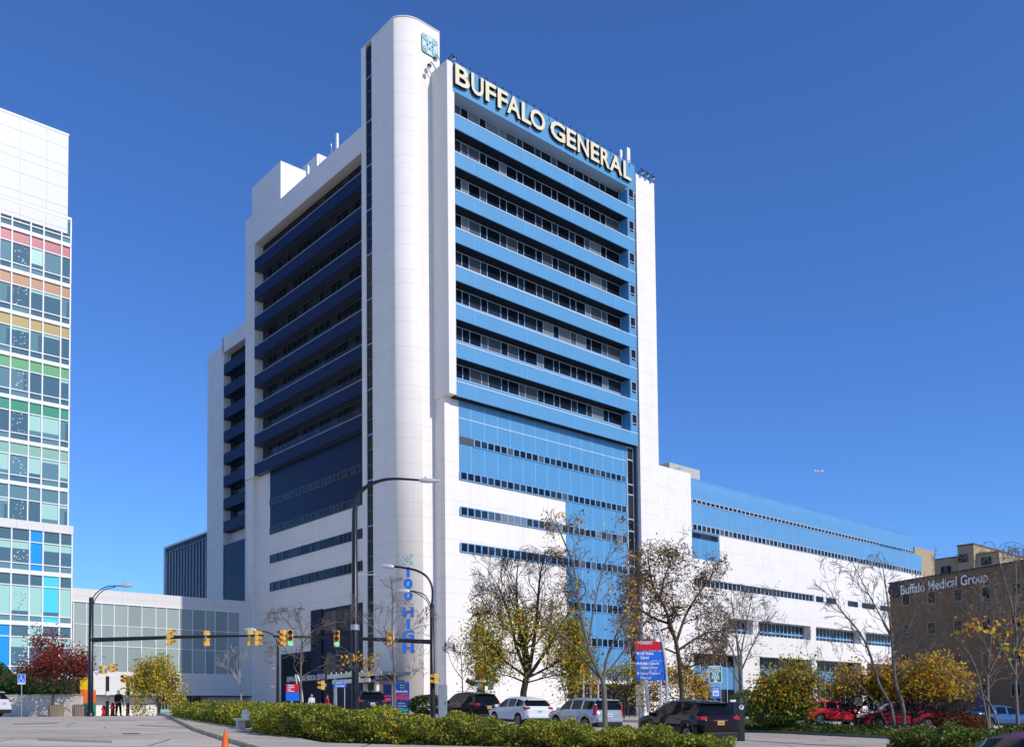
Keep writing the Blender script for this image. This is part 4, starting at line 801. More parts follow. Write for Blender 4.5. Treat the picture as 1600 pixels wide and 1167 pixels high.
tree('bare_tree','bare tree with a pale trunk in front of the blue sedan',1546,42,885,200,bk1,37,low=3,paths=[([(1546,1142),(1545,1060),(1548,980),(1552,915)],.085,.016,8),([(1546,1085),(1520,1040),(1480,985),(1455,955)],.05,.012,7),([(1546,1050),(1575,990),(1600,950)],.045,.012,6),([(1546,1020),(1515,965),(1500,925)],.04,.012,6),([(1568,1140),(1545,1095),(1510,1060),(1475,1045)],.045,.012,5)],Lsub=.10,fork=.27,levels=6,tr=.075,split=2,upw=.3,twig=.010,leaves=[dict(n=1500,size=.08,mats=[lg6,lbr],clump=.12,pick=.5)])
tree('bare_tree','bare tree with a few orange leaves at the right edge of the picture',1592,39,835,190,bk1,38,low=2,paths=[([(1592,1138),(1590,1060),(1588,980),(1570,900),(1562,850)],.08,.014,8),([(1590,1060),(1560,1000),(1530,960)],.045,.012,6),([(1590,1020),(1612,960),(1625,920)],.045,.012,4),([(1586,960),(1590,900),(1596,860)],.035,.012,5)],Lsub=.10,fork=.30,levels=6,tr=.07,split=2,upw=.4,twig=.010,leaves=[dict(n=260,size=.2,mats=[lg4,lg5],clump=.25,z0=.3,z1=.6,pick=.12)])
tree('small_yellow_tree','sparse ochre tree with brown leaves behind the left half of the broad tree',885,68,1000,90,bk4,39,fork=.25,levels=5,tr=.08,upw=.1,leaves=[dict(n=1700,size=.18,mats=[lg5,lbr,lg4],clump=.3)])
# ================================================================ CARS
glassc=mat('car_glass',(.006,.008,.010),.05,.16); rubber=mat('tyre_rubber',(.014,.014,.014),.8); trim=mat('black_trim',(.02,.02,.02),.5); rimm=mat('alloy_rim',(.45,.45,.46),.3,.5,.8); tail=mat('tail_light_red',(.42,.01,.012),.15,.6); headl=mat('head_lamp_glass',(.6,.62,.63),.1,.6,.3); plate_o=mat('plate_orange',(.75,.42,.03),.5); plate_w=mat('plate_white',(.7,.7,.72),.5)
PROF={'suv':dict(top=[(0,.60),(.015,.78),(.05,.90),(.12,.97),(.22,1.03),(.27,1.08),(.40,1.52),(.47,1.60),(.60,1.64),(.75,1.63),(.86,1.58),(.90,1.53),(.965,1.12),(.985,1.05),(1,.92)],ws=(.26,.41),rw=(.90,.97),sw=(.30,.90),belt=(1.00,1.10),pil=(.525,.70)),
'hatch':dict(top=[(0,.58),(.015,.72),(.05,.84),(.12,.92),(.22,1.0),(.26,1.05),(.40,1.46),(.48,1.54),(.60,1.57),(.75,1.54),(.86,1.47),(.90,1.42),(.97,1.10),(.985,1.02),(1,.9)],ws=(.25,.41),rw=(.90,.97),sw=(.30,.90),belt=(.94,1.12),pil=(.52,.72)),
'box':dict(top=[(0,.62),(.015,.80),(.05,.92),(.12,.98),(.22,1.03),(.26,1.08),(.36,1.50),(.44,1.59),(.60,1.62),(.80,1.60),(.92,1.57),(.945,1.52),(.975,1.10),(.985,1.04),(1,.92)],ws=(.25,.37),rw=(.94,.98),sw=(.29,.93),belt=(1.02,1.10),pil=(.50,.72)),
'sedan':dict(top=[(0,.55),(.015,.66),(.05,.75),(.14,.84),(.26,.92),(.29,.95),(.43,1.36),(.50,1.43),(.60,1.45),(.68,1.42),(.74,1.34),(.86,1.06),(.93,1.02),(.985,.98),(1,.85)],ws=(.28,.44),rw=(.73,.87),sw=(.32,.82),belt=(.90,.98),pil=(.53,.70))}
def car(name,label,px,D,head,style,L,Wd,Hh,paint,plate=None,lights=True,loc=None,rimr=.23,spoiler=True,cat='car'):
    P=PROF[style]; hmax=max(q[1] for q in P['top']); ks=Hh/hmax; b=gp(px,D) if loc is None else V3(loc[0],loc[1],gz(*loc)); h=R_(head)
    f=V3(math.sin(h),math.cos(h),0); dzf=(gz(b[0]+f[0]*1.4,b[1]+f[1]*1.4)-gz(b[0]-f[0]*1.4,b[1]-f[1]*1.4))/2.8; lf=V3(-f[1],f[0],0); dzl=(gz(b[0]+lf[0]*.8,b[1]+lf[1]*.8)-gz(b[0]-lf[0]*.8,b[1]-lf[1]*.8))/1.6
    fx=Vector((f[0],f[1],dzf)).normalized(); ly=Vector((lf[0],lf[1],dzl)); ly=(ly-fx*ly.dot(fx)).normalized(); uz=fx.cross(ly)
    root=empty(name,b,0,label,cat); root.rotation_euler=Matrix((fx,ly,uz)).transposed().to_euler()
    hw=Wd/2; xw=(L/2-.20*L,-L/2+.195*L); Rw=.335*ks+.01; RA=Rw+.055; zw=Rw
    ss=sorted(set([0,.006,.015,.03,.05,.08,.12,.17,.22,.25,.26,.27,.28,.30,.32,.34,.37,.40,.41,.44,.47,.50,.60,.65,.75,.81,.84,.86,.88,.90,.92,.935,.945,.955,.965,.975,.985,.993,1.0]+[P['pil'][0]-.012,P['pil'][0]+.012,P['pil'][1]-.014,P['pil'][1]+.014,*P['ws'],*P['rw'],*P['sw']]+[.5-(x+dx)/L for x in xw for dx in np.linspace(-RA,RA,11)]))
    ss=[s for i,s in enumerate(ss) if i==0 or s-ss[i-1]>1e-4]; TZ=lambda s:float(np.interp(s,[q[0] for q in P['top']],[q[1] for q in P['top']]))*ks
    rows=[]
    for s in ss:
        x=L/2-s*L; zt=TZ(s); e=min(s,1-s); tp=1-.16*max(0,(.06-e)/.06)**1.6-.05*max(0,(.16-e)/.16); w_=hw*tp
        bl=(P['belt'][0]+(P['belt'][1]-P['belt'][0])*s)*ks; bl=min(bl,zt-.035); q=min(1,max(0,(zt-bl-.05)/(Hh-bl-.05))); wr=w_*(.93-.17*q)
        zs=.24+.10*max(0,(.10-e)/.10); a0=zs; ar=None
        for xx in xw:
            if abs(x-xx)<RA: a0=max(zs,zw+math.sqrt(max(0,RA*RA-(x-xx)**2)))
        z1=max(zs+.16,a0+.03); z2=max(.58*ks,z1+.03); rr_=.0 if s in(0,1.0) else 1
        rows.append([(x,w_*.95,a0),(x,w_*.985,z1),(x,w_,z2),(x,w_*.99,max(bl-.13,z2+.02)),(x,w_*.955,max(bl,z2+.04)),(x,wr,max(zt-.085*q-.02,bl+.01)),(x,wr*.88,zt-.02*q),(x,wr*.5,zt+.01*q),(x,0,zt+.02*q)])
    K=9; N=len(rows)
    def part(name,sel,mt,parent=root,both=(1,-1),push=0,smooth=True):
        m=MB()
        for sg in both:
            vs=[(p[0],p[1]*sg,p[2]) for r_ in rows for p in r_]; fs=[]
            for i in range(N-1):
                for j in range(K-1):
                    if sel(i,j): q=(i*K+j,(i+1)*K+j,(i+1)*K+j+1,i*K+j+1); fs.append(q if sg<0 else q[::-1])
            if fs: m.add(vs,fs,mt,smooth)
        if not m.f: return None
        us=sorted({i for f_ in m.f for i in f_}); mp={u:i for i,u in enumerate(us)}; m.v=[m.v[u] for u in us]; m.f=[tuple(mp[i] for i in f_) for f_ in m.f]
        return m.build(name,parent)
    mid=lambda i:(ss[i]+ss[i+1])/2
    isws=lambda i,j:j>=5 and P['ws'][0]<mid(i)<P['ws'][1]
    isrw=lambda i,j:j>=5 and P['rw'][0]<mid(i)<P['rw'][1]
    def issw(i,j):
        s=mid(i); 
        if j!=4 or not(P['sw'][0]+.015<s<P['sw'][1]): return False
        return not any(abs(s-p)<.0135 for p in P['pil'])
    isb=lambda i,j: not(isws(i,j) or isrw(i,j) or issw(i,j))
    low=lambda i,j: j==0
    bd=part('body',lambda i,j:isb(i,j) and not low(i,j),paint); part('lower_cladding',lambda i,j:low(i,j),trim)
    # end caps
    m=MB()
    for idx,sg in ((0,1),(-1,-1)):
        r_=rows[idx]; pts=[(p[0],p[1],p[2]) for p in r_]+[(p[0],-p[1],p[2]) for p in r_[::-1][1:]]
        m.add(pts,[tuple(range(len(pts)))[::sg]],paint)
    m.add([(rows[0][0][0]-.02,hw*.9,.3),(rows[-1][0][0]+.02,hw*.9,.3),(rows[-1][0][0]+.02,-hw*.9,.3),(rows[0][0][0]-.02,-hw*.9,.3)],[(0,1,2,3)],trim); m.build('end_panel',bd)
    part('windshield',isws,glassc); part('rear_window',isrw,glassc); segs=[P['sw'][0]]+list(P['pil'])+[P['sw'][1]]
    for s0_,s1_ in zip(segs[:-1],segs[1:]):
        for sg in (1,-1): part('side_window',lambda i,j:issw(i,j) and s0_<mid(i)<s1_,glassc,both=(sg,))
    for x in xw:
        for sg in (1,-1):
            y=sg*(hw-.12); m=MB(); m.tube([(x,y-.11*sg,zw),(x,y+.09*sg,zw)],Rw,rubber,22); wh=m.build('wheel',root)
            m=MB(); m.tube([(x,y+.075*sg,zw),(x,y+.10*sg,zw)],rimr+.02,trim,20)
            for k in range(5):
                a=2*math.pi*k/5; ca,sa=math.cos(a),math.sin(a); m.add([(x+ca*.03-sa*.035,y+.115*sg,zw+sa*.03+ca*.035),(x+ca*.03+sa*.035,y+.115*sg,zw+sa*.03-ca*.035),(x+ca*rimr+sa*.045,y+.112*sg,zw+sa*rimr-ca*.045),(x+ca*rimr-sa*.045,y+.112*sg,zw+sa*rimr+ca*.045)],[(0,1,2,3),(3,2,1,0)],rimm)
            m.build('rim',wh); m=MB(); 
            for k in range(20):
                a0=2*math.pi*k/20;a1=2*math.pi*(k+1)/20; m.add([(x+math.cos(a)*q,y+.106*sg,zw+math.sin(a)*q) for a,q in ((a0,rimr-.02),(a1,rimr-.02),(a1,rimr+.03),(a0,rimr+.03))],[(0,1,2,3),(3,2,1,0)],rimm)
            m.build('rim_edge',wh)
    xr=-L/2; wt=hw*.90
    m=MB(); m.box(xr+.10,xr+.6,-hw*.8,hw*.8,.26,.5,trim); m.box(xr-.05,xr+.10,-hw*.80,hw*.80,.27,.50,trim); m.box(xr-.06,xr+.1,-hw*.82,hw*.82,.50,.66*ks,paint); m.build('rear_bumper',root,bevel=.03)
    for sg in (1,-1):
        m=MB()
        if style=='box': m.add([(xr+.05,sg*hw*.70,.80*ks),(xr+.05,sg*hw*.80,1.32*ks),(xr+.06,sg*hw*.86,1.34*ks),(xr+.05,sg*hw*.925,.80*ks),(xr+.34,sg*hw*.80,.82*ks),(xr+.34,sg*hw*.80,1.3*ks),(xr+.34,sg*hw*.87,1.3*ks),(xr+.30,sg*hw*.985,.84*ks)],[(0,1,2,3),(7,6,5,4),(0,4,5,1),(1,5,6,2),(2,6,7,3),(3,7,4,0)],tail)
        elif style=='sedan': m.box(xr+.0,xr+.22,sg*hw*.60,sg*hw*.93,.72*ks,.88*ks,tail)
        else: m.box(xr+.03,xr+.36,sg*hw*.62,sg*hw*.975,.93*ks,1.06*ks,tail)
        m.build('tail_light',root,bevel=.03)
        m=MB(); m.box(L/2-.30,L/2-.06,sg*hw*.55,sg*hw*.93,.66*ks,.80*ks,headl); m.build('headlight',root,bevel=.03)
        m=MB(); s=P['ws'][0]+.035; xm=L/2-s*L; m.box(xm-.02,xm+.10,sg*hw*.93,sg*(hw+.14),1.0*ks,1.14*ks,paint); m.build('side_mirror',root,bevel=.03)
        m=MB()
        for s in (P['pil'][0]-.035,P['pil'][1]-.03): m.box(L/2-s*L-.1,L/2-s*L+.08,sg*hw*.985,sg*(hw+.03),.90*ks,.935*ks,paint)
        m.build('door_handle',root,bevel=.01)
        if style=='suv': m=MB(); m.tube([(L/2-.45*L,sg*hw*.70,Hh+.0),(L/2-.50*L,sg*hw*.71,Hh+.05),(L/2-.82*L,sg*hw*.70,Hh+.02),(L/2-.86*L,sg*hw*.70,Hh-.05)],.018,trim,6); m.build('roof_rail',root)
    # tail glass surround, plate, badge, wiper, spoiler
    m=MB(); m.box(xr-.012,xr+.02,-.155,.155,.75*ks,.90*ks,plate or plate_w)
    for k in range(6): m.box(xr-.018,xr-.012,-.12+k*.042,-.095+k*.042,.79*ks,.85*ks,dblue)
    m.build('number_plate',root)
    m=MB(); m.box(xr+.0,xr+.03,-.32,.32,.90*ks,.925*ks,steel); m.build('tailgate_trim',root)
    if spoiler and style!='sedan':
        s=P['rw'][0]; xx=L/2-s*L; m=MB(); m.box(xx-.16,xx+.10,-hw*.66,hw*.66,TZ(s)-.02,TZ(s)+.03,paint); m.build('spoiler',root,bevel=.012)
    m=MB(); m.box(L/2-.04,L/2+.02,-hw*.55,hw*.55,.50*ks,.66*ks,trim); m.box(L/2-.10,L/2+.03,-hw*.8,hw*.8,.28,.46*ks,trim); m.build('grille',root)
    return root
def paint(n,c,met=0,rough=.2): return mat(n,c,rough,.1,met,coat=.45)
pk=paint('black_car_paint',(.005,.007,.008),0,.12); pw=paint('white_car_paint',(.72,.73,.74)); ps=paint('silver_car_paint',(.46,.48,.52),.5); pp=paint('plum_car_paint',(.014,.006,.010),0,.12); pr=paint('red_car_paint',(.60,.012,.02)); pdr=paint('dark_red_car_paint',(.30,.012,.022),.3); pb=paint('blue_car_paint',(.05,.12,.26),.3); pnv=paint('navy_car_paint',(.008,.016,.035),0,.12); pwn=mat('wine_car_paint',(.15,.006,.010),.35,.1,0,coat=.12)
car('parked_suv','black suv at the back end of the row of parked cars by the kerb',731,58,-34,'suv',4.95,1.95,1.80,pk,plate_o)
car('parked_hatchback','white hatchback crossover parked between the black suv and the silver car',811,51.5,-30,'hatch',4.3,1.77,1.62,pw)
car('parked_boxy_car','silver boxy hatchback parked behind the forked tree trunk',913,46,-31,'box',4.15,1.80,1.62,ps,rimr=.24)
car('parked_suv','dark plum suv with an orange plate nearest in the row of parked cars',1070,36.8,-24,'suv',4.6,1.85,1.68,pp,plate_o)
car('parked_suv','navy suv stopped behind the tall black lamp post near the entrance',577,66,-14,'suv',4.9,1.95,1.85,pnv)
car('parked_hatchback','bright red hatchback parked behind the golden crab apple tree',1302,60,84,'hatch',4.1,1.78,1.58,pr)
car('parked_hatchback','dark red hatchback half hidden by the golden orange tree',1402,53,-84,'hatch',4.5,1.80,1.6,pdr)
car('parked_sedan','metallic blue sedan parked behind the bare trees on the right',1560,56,76,'sedan',4.75,1.82,1.45,pb)
car('parked_hatchback','wine red car whose roof cuts the lower right corner of the picture',0,0,78,'hatch',4.3,1.78,1.36,pwn,loc=(6.5,9.0),spoiler=False)
car('parked_suv','white and blue striped car whose tail shows at the left edge',-50,60.5,-88,'suv',4.8,1.9,1.75,pw)
# ================================================================ PEOPLE
skin=mat('skin',(.50,.30,.22),.6); hairg=mat('grey_hair',(.35,.34,.33),.8); hairb=mat('dark_hair',(.03,.02,.015),.8); clb=mat('black_cloth',(.015,.015,.018),.9); clr=mat('red_cloth',(.55,.02,.04),.85); clw=mat('white_cloth',(.68,.68,.70),.85); clj=mat('dark_denim',(.03,.04,.07),.9)
def skinned(name,J,Ed,R,mt,parent,root=0):
    me=bpy.data.meshes.new(name); me.from_pydata(J,Ed,[]); me.materials.append(mt); o=bpy.data.objects.new(name,me); C.objects.link(o); o.parent=parent
    o.modifiers.new('skin','SKIN'); 
    if not me.skin_vertices: me.attributes  # ensure layer
    try: sv=me.skin_vertices[0].data
    except Exception:
        bm=__import__('bmesh').new(); bm.from_mesh(me); bm.verts.layers.skin.verify(); bm.to_mesh(me); bm.free(); sv=me.skin_vertices[0].data
    for i,r_ in enumerate(R): sv[i].radius=(r_ if isinstance(r_,tuple) else (r_,r_)); sv[i].use_root=(i==root)
    s=o.modifiers.new('sub','SUBSURF'); s.levels=1; s.render_levels=2; o.modifiers['skin'].use_smooth_shade=True; return o
def person(label,px,D,head,top,bottom,hair,h=1.74,step=.0,arm=(0,0)):
    b=gp(px,D); r=empty('person',b,R_(90-head)-R_(90),label,'person'); k=h/1.74
    # local +y is forward
    J=[(0,0,.95),(0,0,1.12),(0,.0,1.32),(0,0,1.46),(0,.01,1.53),(0,.03,1.62),(0,.03,1.70)]; Rr=[(.15,.11),(.14,.10),(.17,.11),(.10,.08),(.055,.055),(.085,.095),(.06,.07)]; E_=[(0,1),(1,2),(2,3),(3,4),(4,5),(5,6)]
    hands=[]
    for sg in (-1,1):
        i=len(J); J+=[(sg*.19,0,1.43),(sg*.25,.02+arm[0],1.15),(sg*.26,.10+arm[1],.90),(sg*.26,.13+arm[1],.82)]; Rr+=[.065,.045,.032,(.035,.022)]; E_+=[(3,i),(i,i+1),(i+1,i+2),(i+2,i+3)]; hp_=i+3
        for q,(dx,l_) in enumerate(((-.024,.062),(-.008,.072),(.008,.068),(.022,.054))):
            n_=len(J); J+=[(sg*.26,.13+arm[1]+dx,.765),(sg*.255,.14+arm[1]+dx,.765-l_)]; Rr+=[.009,.007]; E_+=[(hp_,n_),(n_,n_+1)]
        n_=len(J); J+=[(sg*.245,.17+arm[1],.785),(sg*.24,.185+arm[1],.745)]; Rr+=[.010,.008]; E_+=[(hp_,n_),(n_,n_+1)]
        i=len(J); J+=[(sg*.10,0,.88),(sg*.11,sg*step*.5+.01,.50),(sg*.11,sg*step,.09),(sg*.11,sg*step+.12,.045)]; Rr+=[(.095,.10),.062,.042,(.045,.035)]; E_+=[(0,i),(i,i+1),(i+1,i+2),(i+2,i+3)]
    J=[(a*k,b_*k,c*k) for a,b_,c in J]; Rr=[tuple(q*k for q in (x if isinstance(x,tuple) else (x,x))) for x in Rr]
    bd=skinned('body',J,E_,Rr,skin,r)
    z=lambda *a:tuple(q*k for q in a)
    Jc=[z(0,0,.90),z(0,0,1.12),z(0,0,1.33),z(0,0,1.45)]; Rc=[(.19,.14),(.17,.13),(.20,.14),(.13,.10)]; Ec=[(0,1),(1,2),(2,3)]
    for sg in (-1,1): i=len(Jc); Jc+=[z(sg*.20,0,1.42),z(sg*.255,.02+arm[0],1.15),z(sg*.265,.095+arm[1],.90)]; Rc+=[.085,.066,.052]; Ec+=[(3,i),(i,i+1),(i+1,i+2)]
    skinned('jacket',Jc,Ec,Rc,top,bd)
    Jc=[z(0,0,.97),z(0,0,.88)]; Rc=[(.165,.125),(.15,.12)]; Ec=[(0,1)]
    for sg in (-1,1): i=len(Jc); Jc+=[z(sg*.10,0,.82),z(sg*.11,sg*step*.5+.01,.48),z(sg*.11,sg*step,.10)]; Rc+=[(.105,.11),.085,.068]; Ec+=[(1,i),(i,i+1),(i+1,i+2)]
    skinned('trousers',Jc,Ec,Rc,bottom,bd)
    m=MB(); m.ball(z(0,.005,1.70),tuple(q*k for q in (.098,.112,.085)),hair,12,8); m.ball(z(0,-.04,1.64),tuple(q*k for q in (.092,.075,.09)),hair,12,8); m.build('hair',bd)
    MB().ball(z(0,.125,1.625),tuple(q*k for q in (.014,.02,.022)),skin,8,6).build('nose',bd)
    for sg in (-1,1): MB().ball(z(sg*.034,.105,1.655),tuple(q*k for q in (.013,.01,.008)),clb,8,6).build('eye',bd); MB().ball(z(sg*.098,.02,1.63),tuple(q*k for q in (.012,.022,.034)),skin,8,6).build('ear',bd)
    MB().ball(z(0,.108,1.578),tuple(q*k for q in (.025,.01,.006)),clr,8,6).build('mouth',bd)
    m=MB()
    for sg in (-1,1): m.ball(z(sg*.11,sg*step+.06,.045),tuple(q*k for q in (.052,.15,.05)),clb,12,8)
    m.build('shoes',bd); return r
person('person in black clothes with grey hair seen from behind between the signal poles',185,65,5,clb,clb,hairg,1.78,.10)
person('person in a white top walking behind the hedge near the entrance',487,73,-40,clw,clj,hairg,1.62,.14)
person('person in a red jacket walking behind the hedge near the entrance',511,72,60,clr,clj,hairb,1.62,.14)
m=MB(); 
b=gp(176,64.6); hb=empty('hydrant',b,0,'red hydrant post beside the person in black','hydrant'); m=MB(); m.tube([(0,0,0),(0,0,.1),(0,0,.12),(0,0,.75),(0,0,.85),(0,0,.93)],[.18,.18,.13,.13,.11,.04],mat('hydrant_red',(.60,.02,.03),.4),14); m.tube([(-.2,0,.6),(.2,0,.6)],.06,mat('hydrant_red',(0,0,0)),10); m.build('barrel',hb)
b=gp(162,64.8); hb2=empty('hydrant',b,0,'red hydrant post left of the double signal pole','hydrant'); m=MB(); m.tube([(0,0,0),(0,0,.1),(0,0,.12),(0,0,.6),(0,0,.7),(0,0,.76)],[.16,.16,.11,.11,.10,.04],mat('hydrant_red',(0,0,0)),14); m.tube([(-.17,0,.5),(.17,0,.5)],.05,mat('hydrant_red',(0,0,0)),10); m.build('barrel',hb2)
# ================================================================ STREET FURNITURE
lens_off=mat('lens_dark',(.02,.02,.02),.3); lens_g=mat('lens_green_lit',(.02,.4,.25),.3,emit=(.05,.85,.50,2.2)); lens_r=mat('lens_red_off',(.10,.008,.008),.3); lens_y=mat('lens_amber_off',(.14,.07,.01),.3)
def tube_arc(pts,n=14):  # catmull
    P=[np.array(p,float) for p in pts]; P=[2*P[0]-P[1]]+P+[2*P[-1]-P[-2]]; out=[]
    for i in range(1,len(P)-2):
        for t in np.linspace(0,1,n,endpoint=False): out.append(.5*((2*P[i])+(-P[i-1]+P[i+1])*t+(2*P[i-1]-5*P[i]+4*P[i+1]-P[i+2])*t*t+(-P[i-1]+3*P[i]-3*P[i+1]+P[i+2])*t**3))
    out.append(P[-2]); return out
def signal(label,px,y,D,face,lit=False,h=1.05,pole=None,group='traffic signals',n=3):
    """face: compass degrees the lenses look to (180 = towards the camera)"""
    p=at(px,y,D); r=empty('traffic_signal',p,R_(180-face),label,'traffic signal',group)  # local -y is the lens side
    s=h/3.2; m=MB()
    hh=h*n/3
    for k in range(n):
        zc=hh/2-(k+.5)*h/3; m.box(-.17,.17,-.09,.12,zc-h/6+.012,zc+h/6-.012,yel)
    m.box(-.12,.12,.1,.14,-hh/2,hh/2,yel); m.box(-.05,.05,.12,.26,-.12,.12,galv); m.build('housing',r,bevel=.02)
    for k in range(n):
        zc=hh/2-(k+.5)*h/3; m=MB(); N=12; vs=[];fs=[]
        for i in range(N+1):
            a=R_(-20+220*i/N); vs+=[(math.cos(a)*.145,-.09,zc+math.sin(a)*.145),(math.cos(a)*.145,-.34 if 0<i<N else -.2,zc+math.sin(a)*.145-.03)]
        for i in range(N): fs+=[(2*i,2*i+1,2*i+3,2*i+2),(2*i+2,2*i+3,2*i+1,2*i)]
        m.add(vs,fs[:0]+fs,yel); v_=m.build('visor',r); so_=v_.modifiers.new('thick','SOLIDIFY'); so_.thickness=.008
        m=MB(); m.tube([(0,-.085,zc),(0,-.105,zc)],.125,(lens_r,lens_y,lens_g if lit else lens_off)[k if n==3 else 2],16); m.build('lens',r)
    return r
def luminaire(m,p,d,L=.85):
    d=np.array(d,float); d/=np.linalg.norm(d); p=np.array(p,float); n=10; pts=[p+d*L*t for t in (0,.1,.35,.7,1.0)]; m.tube(pts,[.06,.11,.14,.12,.03],steel,12)
    m.tube([p+d*.3*L+V3(0,0,.12),p+d*.3*L+V3(0,0,.22)],.05,galv,8)
def zt_(px,y,D): return at(px,y,D)[2]
# left mast arm pole
D=60.; b=gp(141,D); mp=empty('signal_mast',b,0,'black mast with a long signal arm and small lamp at the left','signal mast')
def loc(px,y,D_=None,base=None): p=at(px,y,D_ or D); q=p-(b if base is None else base); return V3(q[0],q[1],q[2])
m=MB(); m.tube([(0,0,-.05),(0,0,.3),(0,0,.32),(0,0,loc(141,935)[2])],[.24,.24,.17,.14],black,16); m.ball((0,0,loc(141,935)[2]),(.15,.15,.1),black); m.build('pole',mp)
e=loc(412,992.5); m=MB(); s0=loc(143,999.5); m.tube([s0,s0+(e-s0)*.5+V3(0,0,.04),e],[.15,.11,.06],black,12); m.build('signal_arm',mp)
m=MB(); m.tube(tube_arc([(0,0,loc(141,938)[2]),loc(152,925),loc(168,916),loc(190,915)]),.035,black,8); m.tube(tube_arc([(0,0,loc(141,952)[2]),loc(150,934),loc(162,922),loc(180,916.5)]),.03,black,8); m.build('lamp_arm',mp)
m=MB(); luminaire(m,loc(189,914.5),(1,0,.0),.8); m.build('lamp_head',mp)
signal('leftmost yellow signal on the arm, turned sideways to the right',265,994.5,59.9,95,h=1.0)
signal('yellow signal seen from its back in the middle of the left arm',323,997,60.1,0,h=1.0)
signal('yellow signal seen from the back near the right end of the left arm',391,996.5,60.1,0,h=1.0)
signal('sideways yellow signal at the tip of the left arm, visors pointing right',402,996.5,59.8,85,h=1.0)
# right mast
D=56.; b=gp(676,D); mr=empty('signal_mast',b,0,'black mast with two curved lamp arms beside the rounded tower','signal mast')
zz=loc(676,944)[2]; m=MB(); m.tube([(0,0,-.05),(0,0,.3),(0,0,.32),(0,0,zz)],[.22,.22,.16,.13],black,16); m.build('pole',mr)
m=MB(); m.tube(tube_arc([(0,0,zz-.1),loc(675.5,920),loc(668,902),loc(652,891.5),loc(632,887),loc(614,884.5)]),[.11]*20+[.09]*20+[.06]*31 if False else .07,black,10); m.build('lamp_arm',mr)
m=MB(); luminaire(m,loc(616,885.5),(-1,0,.12),.85); m.build('lamp_head',mr)
m=MB(); m.tube(tube_arc([(0,0,zz-.1),loc(664,930),loc(652,924.5),loc(636,922)]),.035,black,8); m.tube(tube_arc([(0,0,loc(676,958)[2]),loc(668,940),loc(656,929),loc(642,923)]),.03,black,8); m.build('lamp_arm',mr)
m=MB(); luminaire(m,loc(640,923.5),(-1,0,.03),.85); m.build('lamp_head',mr)
e=loc(427,993.5); s0=loc(674,1002.5); m=MB(); m.tube([s0,s0+(e-s0)*.5+V3(0,0,.05),e],[.14,.10,.06],black,12); m.build('signal_arm',mr)
signal('green lit signal at the left of the pair on the right arm',442,996.5,55.8,215,h=1.0); signal('green lit signal at the right of the pair on the right arm',453.5,996.5,55.8,165,True,h=1.0)
signal('single green lit signal right of the tall lamp post base',526,997.5,55.8,170,True,h=1.0); signal('sideways yellow signal near the pole end of the right arm',611,997,55.8,232,h=1.0)
ps_=signal('black and yellow pedestrian signal fixed low on the right mast',681,1060,55.7,270,h=.95,n=2)
m=MB(); m.box(-.22,.22,-.18,.18,-1.2,1.2,galv)
cb=empty('control_cabinet',gp(692,57),0,'grey metal cabinet beside the right mast','cabinet'); m=MB(); m.box(-.27,.27,-.2,.2,0,zt_(692,1069,57)-gp(692,57)[2],galv); m.build('housing',cb,bevel=.02); m=MB(); m.box(-.23,.23,-.212,-.202,.2,1.6,galv); m.box(.14,.18,-.24,-.21,1.0,1.2,black); m.build('door',cb)
# tall lamp
D=50.; b=gp(555,D); tl_=empty('street_lamp',b,0,'tall black street lamp with a big arched arm in front of the hospital','street lamp')
m=MB(); m.tube([(0,0,-.05),(0,0,.5),(0,0,.52),(0,0,loc(555,800)[2])],[.27,.27,.20,.15],black,16); m.build('pole',tl_)
m=MB(); arcp=tube_arc([(0,0,loc(555,802)[2]),loc(556,785),loc(563,769),loc(578,757),loc(600,749.5),loc(622,748),loc(657,750)]); m.tube(arcp,list(np.linspace(.15,.055,len(arcp))),black,12); m.build('lamp_arm',tl_)
m=MB(); luminaire(m,loc(655,750.5),(1,0,-.03),1.15); m.build('lamp_head',tl_)
m=MB(); m.tube([loc(556,898),loc(588,897.5)],.03,steel,6); m.tube([(0,0,loc(555,980)[2]-.15),(0,0,loc(555,980)[2]+.15)],.24,galv,14); m.build('banner_bracket',tl_)
# small lamp
D=66.; b=gp(434,D); sl_=empty('street_lamp',b,0,'smaller black street lamp with a short curved arm left of the reddish bare tree','street lamp')
m=MB(); m.tube([(0,0,0),(0,0,loc(434,1010)[2])],[.13,.09],black,12); m.build('pole',sl_)
m=MB(); m.tube(tube_arc([(0,0,loc(434,1012)[2]),loc(431,998),loc(421,988.5),loc(398,984)]),.045,black,8); m.build('lamp_arm',sl_); m=MB(); luminaire(m,loc(400,984),(-1,0,.06),.85); m.build('lamp_head',sl_)
m=MB(); m.tube([loc(424,1043.5),loc(434,1044.5)],.03,steel,6); m.tube([loc(423,1072),loc(434,1073)],.03,steel,6); m.build('banner_bracket',sl_)
# pedestrian/junction poles at left
def spole(px,D_,ytop,label):
    bb=gp(px,D_); r=empty('signal_pole',bb,0,label,'signal pole'); m=MB(); h=zt_(px,ytop,D_)-bb[2]; m.tube([(0,0,-.05),(0,0,h)],.115,black,12); m.build('pole',r); m=MB(); m.tube([(0,0,h*.52),(0,0,h*.62)],.14,wside,10); m.box(-.10,.16,-.2,-.1,h*.38,h*.50,galv); m.build('push_button_box',r); return r
spole(167.5,63.5,1056,'black post of the taller pair of yellow signals at the lot edge'); spole(199.5,63.5,1066,'black post of the shorter yellow signals before the yellow green tree')
signal('yellow signal facing right on top of the taller black post',175,1043,63.4,95,h=.85,n=2); signal('yellow signal head at the left of the taller black post',162,1046,63.5,300,h=.85,n=2)
m=MB(); 
signal('yellow signal facing right over the shorter black post',204,1062,63.3,100,h=.8,n=2); signal('grey backed pedestrian signal left of the shorter black post',196,1060,63.4,200,h=.8,n=2)
